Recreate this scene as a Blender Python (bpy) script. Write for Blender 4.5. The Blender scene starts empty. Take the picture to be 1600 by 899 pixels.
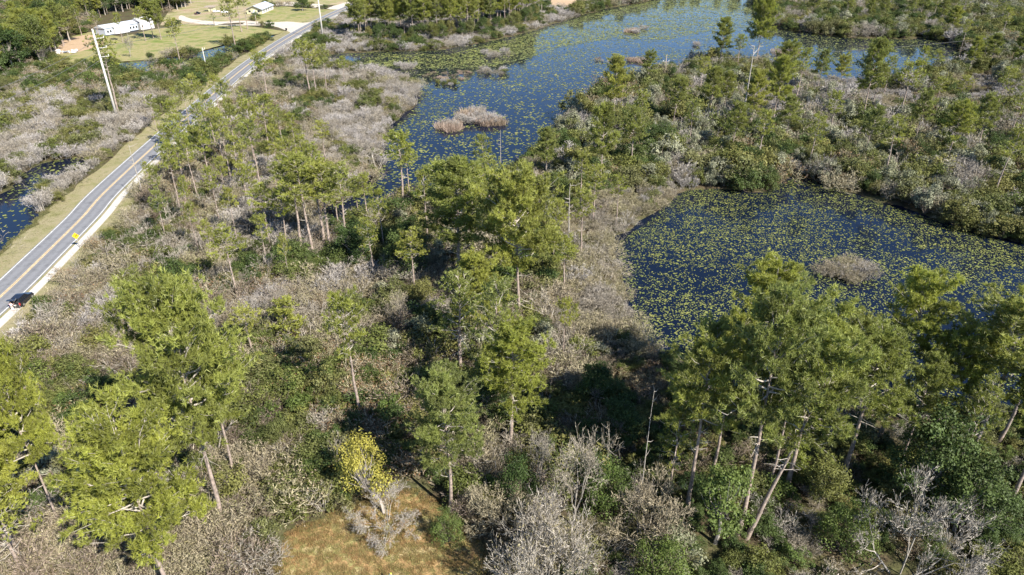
import bpy, bmesh, math, random
import numpy as np
from mathutils import Vector, Matrix

# ------------------------------------------------------------------ camera, sky, sun, exposure
SC = bpy.context.scene
H, F, PITCH = 60.0, 1066.0, math.radians(29.0)
CP, SP = math.cos(PITCH), math.sin(PITCH)
cam = bpy.data.cameras.new('camera'); cam_ob = bpy.data.objects.new('camera', cam)
SC.collection.objects.link(cam_ob); SC.camera = cam_ob
cam.sensor_width = 36.0; cam.lens = 36.0 * F / 1600.0
cam.clip_start = 0.5; cam.clip_end = 12000
cam_ob.location = (0, 0, H); cam_ob.rotation_euler = (math.pi / 2 - PITCH, 0, 0)

SUN_EL, SUN_AZ = math.radians(41.0), math.radians(135.0)      # azimuth clockwise from +Y
world = bpy.data.worlds.new('World'); SC.world = world; world.use_nodes = True
wn = world.node_tree.nodes; wl = world.node_tree.links
sky = wn.new('ShaderNodeTexSky'); sky.sky_type = 'NISHITA'; sky.sun_disc = False
sky.sun_elevation = SUN_EL; sky.sun_rotation = SUN_AZ
sky.air_density = 0.8; sky.dust_density = 0.05; sky.ozone_density = 5.0
wl.new(sky.outputs[0], wn['Background'].inputs[0]); wn['Background'].inputs[1].default_value = 0.095
sun = bpy.data.lights.new('sun', 'SUN'); sun.energy = 5.0; sun.angle = math.radians(0.5)
sun.color = (1.0, 0.94, 0.84)
sun_ob = bpy.data.objects.new('sun', sun); SC.collection.objects.link(sun_ob)
sd = Vector((math.sin(SUN_AZ) * math.cos(SUN_EL), math.cos(SUN_AZ) * math.cos(SUN_EL), math.sin(SUN_EL)))
sun_ob.rotation_euler = sd.to_track_quat('Z', 'Y').to_euler(); sun_ob.location = (60, -60, 120)
vs = SC.view_settings
vs.view_transform = 'Standard'; vs.look = 'None'; vs.exposure = 1.2; vs.gamma = 1.0; vs.use_curve_mapping = False
SC.cycles.max_bounces = 6; SC.cycles.diffuse_bounces = 3; SC.cycles.glossy_bounces = 3
SC.cycles.transmission_bounces = 4; SC.cycles.transparent_max_bounces = 4
SC.cycles.caustics_reflective = False; SC.cycles.caustics_refractive = False

# ------------------------------------------------------------------ helpers
def G(px, py, z=0.0):
    """the point at height z that a picture position looks at"""
    u, v = (px - 800.0) / F, (py - 449.5) / F
    d = np.array([u, CP - v * SP, -SP - v * CP])
    t = (z - H) / d[2]
    return np.array([d[0] * t, d[1] * t, z])
def GA(pts): return [tuple(G(x, y)[:2]) for x, y in pts]
def proj(x, y, z=0.0):
    q = z - H
    dep = y * CP - q * SP; up = y * SP + q * CP
    return 800 + F * x / dep, 449.5 - F * up / dep
def tree_h(y, top_py):
    s = (449.5 - top_py) / F
    return H + y * (s * CP - SP) / (CP + s * SP)

def nodes_of(m): return m.node_tree.nodes, m.node_tree.links
def new_mat(name):
    m = bpy.data.materials.new(name); m.use_nodes = True
    return m
def plain(name, col, rough=0.7, metal=0.0, noise=0.0, scale=2.0, spec=0.3):
    m = new_mat(name); n, l = nodes_of(m); b = n['Principled BSDF']
    b.inputs['Roughness'].default_value = rough; b.inputs['Metallic'].default_value = metal
    b.inputs['Specular IOR Level'].default_value = spec
    if noise > 0:
        tc = n.new('ShaderNodeTexCoord'); nz = n.new('ShaderNodeTexNoise'); nz.inputs['Scale'].default_value = scale
        nz.inputs['Detail'].default_value = 6
        l.new(tc.outputs['Object'], nz.inputs['Vector'])
        r = n.new('ShaderNodeValToRGB')
        r.color_ramp.elements[0].position = 0.3; r.color_ramp.elements[1].position = 0.7
        r.color_ramp.elements[0].color = tuple(c * (1 - noise) for c in col) + (1,)
        r.color_ramp.elements[1].color = tuple(min(1, c * (1 + noise)) for c in col) + (1,)
        l.new(nz.outputs['Fac'], r.inputs[0]); l.new(r.outputs[0], b.inputs['Base Color'])
    else:
        b.inputs['Base Color'].default_value = tuple(col) + (1,)
    return m
def multi(name, cols, scale, detail=6, rough=0.95, fine=0.0, fscale=6.0, bump=0.0):
    """ground cover: noise between several colours, a second fine noise for brightness"""
    m = new_mat(name); n, l = nodes_of(m); b = n['Principled BSDF']
    b.inputs['Roughness'].default_value = rough; b.inputs['Specular IOR Level'].default_value = 0.1
    g = n.new('ShaderNodeNewGeometry')
    nz = n.new('ShaderNodeTexNoise'); nz.inputs['Scale'].default_value = scale; nz.inputs['Detail'].default_value = detail
    nz.inputs['Roughness'].default_value = 0.65
    l.new(g.outputs['Position'], nz.inputs['Vector'])
    r = n.new('ShaderNodeValToRGB'); e = r.color_ramp.elements
    k = len(cols)
    e[0].position = 0.3; e[0].color = tuple(cols[0]) + (1,); e[1].position = 0.7; e[1].color = tuple(cols[-1]) + (1,)
    for i in range(1, k - 1):
        q = e.new(0.3 + 0.4 * i / (k - 1)); q.color = tuple(cols[i]) + (1,)
    l.new(nz.outputs['Fac'], r.inputs[0])
    n2 = n.new('ShaderNodeTexNoise'); n2.inputs['Scale'].default_value = fscale; n2.inputs['Detail'].default_value = 4
    l.new(g.outputs['Position'], n2.inputs['Vector'])
    mr = n.new('ShaderNodeMapRange'); mr.inputs[1].default_value = 0.25; mr.inputs[2].default_value = 0.75
    mr.inputs[3].default_value = 1 - fine; mr.inputs[4].default_value = 1 + fine
    l.new(n2.outputs['Fac'], mr.inputs[0])
    mx = n.new('ShaderNodeMix'); mx.data_type = 'RGBA'; mx.blend_type = 'MULTIPLY'; mx.inputs[0].default_value = 1
    l.new(r.outputs[0], mx.inputs[6]); l.new(mr.outputs[0], mx.inputs[7])
    l.new(mx.outputs[2], b.inputs['Base Color'])
    if bump > 0:
        bp = n.new('ShaderNodeBump'); bp.inputs['Strength'].default_value = bump; bp.inputs['Distance'].default_value = 0.15
        l.new(n2.outputs['Fac'], bp.inputs['Height']); l.new(bp.outputs[0], b.inputs['Normal'])
    return m
def leaf_mat(name, cols, trans=0.35, gloss=0.05, lo=0.55, hi=1.35):
    """foliage: the hue differs from plant to plant, the brightness from leaf to leaf (attribute tint)"""
    m = new_mat(name); n, l = nodes_of(m); n.remove(n['Principled BSDF'])
    oi = n.new('ShaderNodeObjectInfo'); r = n.new('ShaderNodeValToRGB'); e = r.color_ramp.elements
    k = len(cols); e[0].position = 0; e[0].color = tuple(cols[0]) + (1,); e[1].position = 1; e[1].color = tuple(cols[-1]) + (1,)
    for i in range(1, k - 1):
        q = e.new(i / (k - 1)); q.color = tuple(cols[i]) + (1,)
    l.new(oi.outputs['Random'], r.inputs[0])
    at = n.new('ShaderNodeAttribute'); at.attribute_name = 'tint'
    mr = n.new('ShaderNodeMapRange'); mr.inputs[3].default_value = lo; mr.inputs[4].default_value = hi
    l.new(at.outputs['Fac'], mr.inputs[0])
    mx = n.new('ShaderNodeMix'); mx.data_type = 'RGBA'; mx.blend_type = 'MULTIPLY'; mx.inputs[0].default_value = 1
    l.new(r.outputs[0], mx.inputs[6]); l.new(mr.outputs[0], mx.inputs[7])
    df = n.new('ShaderNodeBsdfDiffuse'); tr = n.new('ShaderNodeBsdfTranslucent'); gl = n.new('ShaderNodeBsdfGlossy')
    gl.inputs['Roughness'].default_value = 0.6
    l.new(mx.outputs[2], df.inputs[0]); l.new(mx.outputs[2], tr.inputs[0])
    m1 = n.new('ShaderNodeMixShader'); m1.inputs[0].default_value = trans
    l.new(df.outputs[0], m1.inputs[1]); l.new(tr.outputs[0], m1.inputs[2])
    m2 = n.new('ShaderNodeMixShader'); m2.inputs[0].default_value = gloss
    l.new(m1.outputs[0], m2.inputs[1]); l.new(gl.outputs[0], m2.inputs[2])
    l.new(m2.outputs[0], n['Material Output'].inputs[0])
    return m

class MB:
    """collects tubes, boxes and faces for one mesh"""
    def __init__(s): s.v = []; s.f = []; s.t = []; s.n = 0
    def add(s, v, f, tint=None):
        v = np.asarray(v, float).reshape(-1, 3)
        s.v.append(v)
        for q in f: s.f.append(tuple(int(i) + s.n for i in q))
        s.t += [0.5] * len(f) if tint is None else list(tint)
        s.n += len(v)
    def tube(s, pts, rad, sides=6, cap=False):
        pts = np.asarray(pts, float); k = len(pts); rad = np.broadcast_to(np.asarray(rad, float), (k,))
        d = np.gradient(pts, axis=0); d /= np.linalg.norm(d, axis=1)[:, None] + 1e-9
        ref = np.array([0, 0, 1.0]) if abs(d[0][2]) < 0.9 else np.array([1.0, 0, 0])
        a = np.cross(d, ref); a /= np.linalg.norm(a, axis=1)[:, None] + 1e-9; b = np.cross(d, a)
        th = np.arange(sides) * 2 * math.pi / sides
        v = pts[:, None] + rad[:, None, None] * (np.cos(th)[None, :, None] * a[:, None] + np.sin(th)[None, :, None] * b[:, None])
        f = [(i * sides + j, i * sides + (j + 1) % sides, (i + 1) * sides + (j + 1) % sides, (i + 1) * sides + j)
             for i in range(k - 1) for j in range(sides)]
        if cap: f += [tuple(range(sides))[::-1], tuple(range((k - 1) * sides, k * sides))]
        s.add(v, f)
    def box(s, lo, hi):
        x0, y0, z0 = lo; x1, y1, z1 = hi
        s.add([(x0,y0,z0),(x1,y0,z0),(x1,y1,z0),(x0,y1,z0),(x0,y0,z1),(x1,y0,z1),(x1,y1,z1),(x0,y1,z1)],
              [(3,2,1,0),(4,5,6,7),(0,1,5,4),(1,2,6,5),(2,3,7,6),(3,0,4,7)])
    def loft(s, sections):
        """closed rings of equal length joined one to the next, ends capped"""
        k = len(sections[0]); v = np.asarray(sections, float).reshape(-1, 3); f = []
        for i in range(len(sections) - 1):
            for j in range(k): f.append((i*k+j, i*k+(j+1)%k, (i+1)*k+(j+1)%k, (i+1)*k+j))
        f += [tuple(range(k))[::-1], tuple(range((len(sections)-1)*k, len(sections)*k))]
        s.add(v, f)
    def mesh(s, name, mat, smooth=False):
        me = bpy.data.meshes.new(name)
        me.from_pydata(np.concatenate(s.v) if s.v else [], [], s.f)
        me.materials.append(mat)
        if smooth: me.polygons.foreach_set('use_smooth', [True] * len(me.polygons))
        me.update(); return me
def tri_mesh(name, V, mat, tint, per=3):
    """V (n, per, 3): n loose faces of 'per' corners; tint (n,)"""
    n = len(V); me = bpy.data.meshes.new(name)
    me.vertices.add(n * per); me.vertices.foreach_set('co', np.ascontiguousarray(V, dtype=np.float32).ravel())
    me.loops.add(n * per); me.loops.foreach_set('vertex_index', np.arange(n * per, dtype=np.int32))
    me.polygons.add(n); me.polygons.foreach_set('loop_start', np.arange(n, dtype=np.int32) * per)
    at = me.attributes.new('tint', 'FLOAT', 'FACE'); at.data.foreach_set('value', np.asarray(tint, dtype=np.float32))
    me.materials.append(mat); me.update(); me.validate(); return me

def put(name, me, parent=None, loc=None):
    o = bpy.data.objects.new(name, me); SC.collection.objects.link(o)
    if parent: o.parent = parent
    if loc is not None: o.location = loc
    return o
def tag(o, label=None, cat=None, group=None, kind=None):
    if label: o['label'] = label
    if cat: o['category'] = cat
    if group: o['group'] = group
    if kind: o['kind'] = kind
    return o
def empty(name, loc, rz=0.0):
    o = bpy.data.objects.new(name, None); SC.collection.objects.link(o)
    o.location = loc; o.rotation_euler = (0, 0, rz); o.empty_display_size = 0.3; return o
def unit(v): v = np.asarray(v, float); return v / (np.linalg.norm(v) + 1e-9)

# value noise for layout
_R = np.random.RandomState(5); _T = _R.rand(256, 256)
def vnoise(x, y, s):
    x = np.asarray(x, float) / s; y = np.asarray(y, float) / s
    xi = np.floor(x).astype(int); yi = np.floor(y).astype(int); fx = x - xi; fy = y - yi
    fx = fx * fx * (3 - 2 * fx); fy = fy * fy * (3 - 2 * fy)
    g = lambda a, b: _T[a % 256, b % 256]
    return (g(xi, yi) * (1 - fx) + g(xi + 1, yi) * fx) * (1 - fy) + (g(xi, yi + 1) * (1 - fx) + g(xi + 1, yi + 1) * fx) * fy
def inside(px, py, poly):
    px = np.asarray(px, float); py = np.asarray(py, float); r = np.zeros(px.shape, bool)
    n = len(poly)
    for i in range(n):
        x0, y0 = poly[i]; x1, y1 = poly[(i + 1) % n]
        if y0 == y1: continue
        c = (py < y0) != (py < y1)
        r ^= c & (px < (x1 - x0) * (py - y0) / (y1 - y0) + x0)
    return r
def pdist(px, py, poly, closed=True):
    px = np.asarray(px, float); py = np.asarray(py, float); d = np.full(px.shape, 1e9)
    n = len(poly)
    for i in range(n if closed else n - 1):
        a = np.array(poly[i]); b = np.array(poly[(i + 1) % n]); ab = b - a; L = ab @ ab + 1e-9
        t = np.clip(((px - a[0]) * ab[0] + (py - a[1]) * ab[1]) / L, 0, 1)
        d = np.minimum(d, np.hypot(px - a[0] - t * ab[0], py - a[1] - t * ab[1]))
    return d
def sdist(px, py, poly):
    d = pdist(px, py, poly); return np.where(inside(px, py, poly), -d, d)
def smooth_poly(pts, n=8, closed=False):
    """Catmull-Rom through the points"""
    P = [np.array(p, float) for p in pts]; out = []; k = len(P)
    for i in range(k if closed else k - 1):
        g = (lambda j: P[j % k]) if closed else (lambda j: P[min(max(j, 0), k - 1)])
        p0, p1, p2, p3 = g(i - 1), g(i), g(i + 1), g(i + 2)
        for q in range(n):
            t = q / n
            out.append(0.5 * (2*p1 + (p2-p0)*t + (2*p0-5*p1+4*p2-p3)*t*t + (3*p1-p0-3*p2+p3)*t**3))
    if not closed: out.append(P[-1])
    return [tuple(p) for p in out]
# ------------------------------------------------------------------ the setting: outlines on the ground
LAKE = smooth_poly(GA([(487,96),(520,84),(600,80),(700,76),(790,58),(850,42),(905,25),(960,11),(1010,2),(1060,-14),(1150,-14),
    (1190,8),(1200,36),(1290,55),(1380,60),(1460,62),(1508,76),(1512,100),(1470,122),(1380,130),(1290,124),(1215,112),
    (1150,102),(1080,103),(1035,122),(1000,130),(940,150),(900,182),(870,208),(840,240),(800,270),(750,296),(700,306),(645,312),
    (600,345),(545,352),(500,346),(505,322),(560,300),(592,258),(604,214),(622,190),(648,165),(652,140),(630,122),(580,110),(530,108)]), 4, True)
POND = smooth_poly(GA([(1062,300),(1115,292),(1185,300),(1245,276),(1300,290),(1400,322),(1480,347),(1560,372),(1640,392),(1740,420),
    (1760,560),(1700,640),(1560,640),(1400,640),(1260,625),(1150,604),(1085,578),(1032,550),(1000,525),(984,480),(974,440),(964,402),
    (968,374),(1008,347)]), 4, True)
CHAN = smooth_poly(GA([(-90,330),(0,305),(36,274),(72,252),(128,244),(142,256),(118,274),(70,296),(58,330),(44,356),(22,384),(-60,420)]), 4, True)
DITCH = smooth_poly(GA([(172,99),(235,94),(300,84),(350,70),(395,56),(428,52),(415,61),(372,86),(330,106),(270,113),(215,130),(180,122)]), 4, True)
PUD1 = smooth_poly(GA([(188,338),(205,322),(222,324),(216,340),(196,350)]), 3, True)
PUD2 = smooth_poly(GA([(168,366),(180,356),(194,360),(184,370)]), 3, True)
PUD3 = smooth_poly(GA([(176,505),(215,480),(275,470),(262,496),(222,512)]), 3, True)
WATERS = [('lake', LAKE), ('lily_pond', POND), ('roadside_channel', CHAN), ('ditch_pond', DITCH), ('puddle', PUD1), ('puddle', PUD2), ('puddle', PUD3)]
ROADC = smooth_poly([(-78,-40),(-84,40),(-88.2,80),(-90.5,104.5),(-92.6,120),(-95.6,140),(-99.6,162),(-108,230),(-116.7,314.6),(-119.4,399),(-116.3,494.6),(-104,590),(-80,700)], 10)
LAWN = GA([(70,92),(96,62),(140,50),(190,58),(240,46),(285,40),(380,40),(452,50),(430,54),(395,57),(350,70),(300,83),(235,93),(172,98),(120,110)])
LAWN2 = GA([(398,34),(405,14),(440,10),(500,14),(520,16),(505,24),(470,36),(440,38)])
YARD = GA([(250,40),(262,20),(300,-4),(380,-6),(470,-10),(560,-12),(556,4),(530,8),(452,7),(410,12),(396,33),(330,38),(290,40)])
def rough(poly, s, amp):
    P = np.array(smooth_poly(poly, 4, True)); n = len(P); c = P.mean(0); d = P - c; L = np.linalg.norm(d, axis=1)[:, None] + 1e-6
    k = (vnoise(P[:, 0], P[:, 1], s) - .5) * amp + (vnoise(P[:, 0] + 9, P[:, 1], s * .4) - .5) * amp * .6
    return [tuple(v) for v in P + d / L * k[:, None]]
CLEAR = rough(GA([(432,905),(442,850),(480,828),(530,808),(575,780),(640,768),(676,792),(690,830),(730,838),(752,870),(760,930),(740,990),(440,990)]), 1.6, 1.9)
SAND = GA([(86,80),(100,62),(135,54),(168,58),(160,72),(120,82)])
FARDIRT = GA([(858,14),(862,-2),(900,-14),(985,-14),(975,3),(930,8),(890,12)])

roadxy = np.array(ROADC)
def offset_line(o):
    d = np.gradient(roadxy, axis=0); d /= np.linalg.norm(d, axis=1)[:, None]
    nrm = np.stack([d[:, 1], -d[:, 0]], 1)
    return roadxy + nrm * np.asarray(o).reshape(-1, 1) if np.ndim(o) else roadxy + nrm * o
def ground_z(x, y):
    x = np.asarray(x, float); y = np.asarray(y, float)
    z = (vnoise(x, y, 14.0) - 0.45) * 0.5 + (vnoise(x + 50, y, 5.0) - 0.45) * 0.22
    flat = np.clip((pdist(x, y, ROADC, False) - 11) / 6, 0, 1)
    for p in (LAWN, LAWN2, YARD, CLEAR, FARDIRT): flat = np.minimum(flat, np.clip((sdist(x, y, p) - 1) / 4, 0, 1))
    z = z * flat - 0.02
    for _, p in WATERS:
        s = sdist(x, y, p) + (vnoise(x, y, 7.0) - 0.5) * 3.0 + (vnoise(x, y, 2.6) - 0.5) * 1.5
        dip = -0.02 - 0.9 * np.clip((-s + 1.2) / 3.2, 0, 1)
        z = np.where(s < 1.2, np.minimum(np.minimum(z, 0.03) , dip), z)
    return z

# materials of the setting
M = {}
M['soil'] = multi('leaf_litter', [(.045,.038,.022),(.085,.066,.040),(.070,.072,.030),(.14,.115,.075)], 0.16, 9, fine=.5, fscale=3.0, bump=.6)
M['verge'] = multi('verge_grass', [(.14,.15,.055),(.21,.195,.095),(.26,.225,.135),(.16,.165,.065)], 0.22, 9, fine=.28, fscale=5.0, bump=.3)
M['lawn'] = multi('lawn_grass', [(.12,.165,.04),(.19,.205,.065),(.28,.24,.12),(.15,.18,.055),(.24,.215,.10)], 0.09, 8, fine=.2, fscale=2.0)
M['yard'] = multi('yard_ground', [(.20,.13,.085),(.34,.27,.18),(.22,.22,.09),(.30,.22,.15)], 0.07, 8, fine=.25, fscale=1.5)
M['clear'] = multi('clearing_grass', [(.17,.165,.06),(.31,.23,.10),(.34,.215,.105),(.23,.22,.085),(.42,.33,.18),(.29,.255,.105)], 0.45, 14, fine=.45, fscale=6.0, bump=.5)
M['sand'] = multi('white_sand', [(.38,.33,.27),(.50,.45,.38),(.44,.38,.31)], 0.3, 6, fine=.1)
M['orange'] = multi('orange_dirt', [(.32,.225,.14),(.40,.29,.19),(.34,.24,.15)], 0.2, 6, fine=.15)
M['asphalt'] = multi('asphalt', [(.14,.143,.152),(.205,.208,.218),(.165,.168,.178)], 0.5, 12, rough=.8, fine=.2, fscale=14.0)
def add_tracks(m):
    n, l = nodes_of(m); b = n['Principled BSDF']; src = b.inputs['Base Color'].links[0].from_socket
    at = n.new('ShaderNodeAttribute'); at.attribute_name = 'across'
    ab = n.new('ShaderNodeMath'); ab.operation = 'ABSOLUTE'; l.new(at.outputs['Fac'], ab.inputs[0])
    r = n.new('ShaderNodeValToRGB'); e = r.color_ramp.elements; dv = n.new('ShaderNodeMath'); dv.operation = 'DIVIDE'; dv.inputs[1].default_value = 3.65
    l.new(ab.outputs[0], dv.inputs[0]); l.new(dv.outputs[0], r.inputs[0])
    e[0].color = (1, 1, 1, 1); e[1].color = (1.0, .97, .92, 1); e[1].position = 1
    for q, c in ((.12, .98), (.24, .80), (.36, .96), (.52, 1.0), (.60, .96), (.72, .82), (.84, .98)): k = e.new(q); k.color = (c, c, c, 1)
    mx = n.new('ShaderNodeMix'); mx.data_type = 'RGBA'; mx.blend_type = 'MULTIPLY'; mx.inputs[0].default_value = 1
    l.new(src, mx.inputs[6]); l.new(r.outputs[0], mx.inputs[7]); l.new(mx.outputs[2], b.inputs['Base Color'])
add_tracks(M['asphalt'])
M['walk'] = multi('concrete', [(.38,.36,.325),(.47,.45,.41),(.42,.39,.35)], 0.6, 7, rough=.85, fine=.08, fscale=9.0)
M['white'] = plain('road_paint_white', (.60,.60,.58), .6, noise=.3, scale=1.6)
M['yellow'] = plain('road_paint_yellow', (.55,.40,.20), .6, noise=.3, scale=1.6)

def water_mat():
    m = new_mat('dark_water'); n, l = nodes_of(m); b = n['Principled BSDF']
    b.inputs['Base Color'].default_value = (.004, .008, .020, 1); b.inputs['Roughness'].default_value = 0.045
    b.inputs['IOR'].default_value = 1.22
    g = n.new('ShaderNodeNewGeometry'); nz = n.new('ShaderNodeTexNoise'); nz.inputs['Scale'].default_value = 1.3; nz.inputs['Detail'].default_value = 4
    l.new(g.outputs['Position'], nz.inputs['Vector'])
    bp = n.new('ShaderNodeBump'); bp.inputs['Strength'].default_value = 0.10; bp.inputs['Distance'].default_value = 0.06
    l.new(nz.outputs['Fac'], bp.inputs['Height']); l.new(bp.outputs[0], b.inputs['Normal'])
    return m
M['water'] = water_mat()

# ground
def axis_steps(lo, hi, step, far):
    a = list(np.arange(lo, hi + .1, step)); g = step
    while a[-1] < far: g *= 1.35; a.append(a[-1] + g)
    g = step
    while a[0] > -far: g *= 1.35; a.insert(0, a[0] - g)
    return np.array(a)
xs = axis_steps(-420, 420, 2.6, 4500); ys = axis_steps(-30, 600, 2.6, 4500)
X, Y = np.meshgrid(xs, ys); Z = ground_z(X, Y)
gm = bpy.data.meshes.new('ground'); nx, ny = len(xs), len(ys)
idx = np.arange(nx * ny).reshape(ny, nx)
q = np.stack([idx[:-1, :-1], idx[:-1, 1:], idx[1:, 1:], idx[1:, :-1]], -1).reshape(-1, 4)
gm.vertices.add(nx * ny); gm.vertices.foreach_set('co', np.stack([X, Y, Z], -1).astype(np.float32).ravel())
gm.loops.add(len(q) * 4); gm.loops.foreach_set('vertex_index', q.astype(np.int32).ravel())
gm.polygons.add(len(q)); gm.polygons.foreach_set('loop_start', np.arange(len(q), dtype=np.int32) * 4)
gm.polygons.foreach_set('use_smooth', [True] * len(q)); gm.materials.append(M['soil']); gm.update(); gm.validate()
tag(put('ground', gm), 'brown leaf litter and soil under the swamp thicket', kind='structure')

def sheet(name, poly, z, mat, label):
    me = bpy.data.meshes.new(name); me.from_pydata([(x, y, z) for x, y in poly], [], [tuple(range(len(poly)))])
    me.materials.append(mat); me.update()
    return tag(put(name, me), label, kind='structure')
WLAB = ['blue lake with lily pads in the upper middle', 'dark lily pond on the right behind the pines',
        'narrow dark channel left of the road', 'shallow ditch pond between lawn and road',
        'small puddle by the verge nearest the leaning trunk', 'tiny puddle in the verge below the other one',
        'dark pool in the thicket left of the big pines']
WZ = -0.30
for (nm, p), lb in zip(WATERS, WLAB):
    c = np.mean(np.array(p), 0); P = np.array(p); d = P - c
    P = c + d * (1 + 3.5 / (np.linalg.norm(d, axis=1)[:, None] + 1e-6))
    sheet(nm, [tuple(v) for v in P], WZ, M['water'], lb)
sheet('lawn', LAWN, 0.025, M['lawn'], 'mown lawn between the white trailer and the ditch pond')
sheet('lawn', LAWN2, 0.025, M['lawn'], 'island of lawn between the two white sand drives')
sheet('yard', YARD, 0.018, M['yard'], 'bare earth yard around the far house')
sheet('clearing', CLEAR, 0.02, M['clear'], 'orange brown grass clearing at the bottom edge')
sheet('dirt_yard', SAND, 0.034, M['orange'], 'orange dirt patch left of the white trailer')
sheet('dirt_lot', FARDIRT, 0.02, M['orange'], 'orange dirt lot at the far lake shore')
DR1 = smooth_poly(GA([(283,24),(300,30),(340,34),(380,33),(425,35),(450,34),(475,36),(494,34),(470,46),(458,52),(447,48),(425,41),(380,40),(338,40),(300,36),(280,31)]), 3, True)
DR2 = smooth_poly(GA([(425,8),(440,4),(470,4),(498,7),(522,9),(540,4),(552,4),(540,13),(522,15),(500,13),(470,10),(440,9)]), 3, True)
sheet('driveway', DR1, 0.037, M['sand'], 'white sand drive joining the road below the palm')
sheet('driveway', DR2, 0.041, M['sand'], 'white sand drive beyond the lawn island')

def strip(name, o0, o1, z, mat, label, thick=0.0, wob=0.0):
    n = len(roadxy); rs = np.random.RandomState(len(name))
    j = np.arange(n)
    w0 = o0 + (vnoise(j * 7.0, 3, 9) - .5) * wob; w1 = o1 + (vnoise(j * 7.0, 60, 9) - .5) * wob
    a, b = offset_line(w0 if wob else o0), offset_line(w1 if wob else o1)
    v = [(x, y, z) for x, y in a] + [(x, y, z) for x, y in b]
    f = [(i, n + i, n + i + 1, i + 1) for i in range(n - 1)]
    if thick:
        v += [(x, y, z - thick) for x, y in a] + [(x, y, z - thick) for x, y in b]
        f += [(i, i + 1, 2*n + i + 1, 2*n + i) for i in range(n - 1)] + [(n + i, 3*n + i, 3*n + i + 1, n + i + 1) for i in range(n - 1)]
    me = bpy.data.meshes.new(name); me.from_pydata(v, [], f); me.materials.append(mat); me.update()
    across = [o0] * n + [o1] * n; across += across if thick else []
    me.attributes.new('across', 'FLOAT', 'POINT').data.foreach_set('value', np.array(across, np.float32))
    return put(name, me) if label is None else tag(put(name, me), label, kind='structure')
strip('verge', -8.4, 8.6, 0.03, M['verge'], 'dry grass verge along both sides of the road', wob=3.0)
def wide_road(o0, o1, z, mat, label, cols=16):
    n = len(roadxy); us = np.linspace(o0, o1, cols + 1); L = [offset_line(float(u)) for u in us]
    v = [(x, y, z) for l in L for x, y in l] + [(x, y, z - .06) for l in (L[0], L[-1]) for x, y in l]
    f = [(c*n + i, (c+1)*n + i, (c+1)*n + i + 1, c*n + i + 1) for c in range(cols) for i in range(n - 1)]; k = (cols + 1) * n
    f += [(i, i + 1, k + i + 1, k + i) for i in range(n - 1)] + [(cols*n + i, k + n + i, k + n + i + 1, cols*n + i + 1) for i in range(n - 1)]
    me = bpy.data.meshes.new('road'); me.from_pydata(v, [], f); me.materials.append(mat); me.update()
    ac = np.r_[np.repeat(us, n), np.full(n, o0), np.full(n, o1)]
    me.attributes.new('across', 'FLOAT', 'POINT').data.foreach_set('value', ac.astype(np.float32))
    return tag(put('road', me), label, kind='structure')
road = wide_road(-3.65, 3.65, 0.075, M['asphalt'], 'two lane grey asphalt road running up the left')
for nm, a, b, mt in (('edge_line', -3.42, -3.24, 'white'), ('edge_line', 3.24, 3.42, 'white'), ('centre_line', -.26, -.06, 'yellow'), ('centre_line', .06, .26, 'yellow')):
    o = strip(nm, a, b, 0.079, M[mt], None); o.parent = road
strip('sidewalk', 4.2, 5.75, 0.13, M['walk'], 'pale concrete path beside the road', .12)
# ------------------------------------------------------------------ plant meshes
M['needle'] = leaf_mat('pine_needles', [(.230,.255,.044),(.300,.320,.052),(.262,.292,.044),(.345,.350,.062),(.240,.270,.058),(.315,.325,.054)], .45, .04, .42, 1.5)
M['needle_b'] = leaf_mat('pine_needles_deep', [(.235,.265,.052),(.270,.290,.056),(.225,.258,.064)], .45, .04, .42, 1.5)
M['needle_y'] = leaf_mat('pine_needles_yellow', [(.20,.25,.035),(.24,.27,.04)], .38, .05)
M['bark'] = plain('pine_bark', (.27,.215,.18), .9, noise=.45, scale=3.0)
M['limb'] = plain('pine_limb', (.40,.36,.31), .9, noise=.3, scale=2.0)
M['grey_bark'] = plain('grey_bark', (.34,.30,.26), .9, noise=.3, scale=3.0)
M['white_bark'] = plain('white_bark', (.33,.30,.26), .85, noise=.25, scale=3.0)
M['stem'] = plain('shrub_stem', (.16,.13,.10), .9, noise=.3, scale=3.0)
M['olive'] = leaf_mat('olive_leaves', [(.070,.088,.024),(.125,.135,.034),(.175,.165,.052),(.100,.122,.028),(.150,.145,.062)], .28, .02, .35, 1.75)
M['dark'] = leaf_mat('dark_leaves', [(.045,.075,.020),(.075,.105,.028),(.060,.090,.024),(.095,.120,.032)], .28, .02, .35, 1.75)
M['green'] = leaf_mat('green_leaves', [(.085,.130,.030),(.125,.165,.036),(.10,.145,.040)], .38, .02, .45, 1.5)
M['silver'] = leaf_mat('silver_leaves', [(.20,.21,.14),(.27,.275,.18),(.23,.23,.155),(.17,.18,.10)], .28, .02, .4, 1.6)
M['yellow_leaf'] = leaf_mat('yellow_leaves', [(.33,.31,.06),(.40,.36,.07)], .3, .02, .45, 1.3)
M['rust'] = leaf_mat('rust_leaves', [(.20,.115,.06),(.26,.15,.075),(.19,.13,.065)], .3, .03, .5, 1.4)
M['tan'] = leaf_mat('tan_dry_leaves', [(.27,.235,.12),(.33,.285,.165),(.22,.215,.09),(.29,.225,.15)], .3, .03, .5, 1.4)
M['twig_grey'] = leaf_mat('grey_twigs', [(.22,.195,.16),(.28,.25,.21),(.25,.215,.155),(.33,.30,.26)], .0, .02, .4, 1.6)
M['twig_brown'] = leaf_mat('brown_twigs', [(.215,.18,.125),(.285,.245,.17),(.26,.235,.14),(.21,.175,.13)], .0, .02, .4, 1.6)
M['twig_mauve'] = leaf_mat('mauve_twigs', [(.29,.265,.245),(.36,.335,.315),(.26,.235,.195),(.40,.37,.345)], .0, .02, .4, 1.6)
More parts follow.
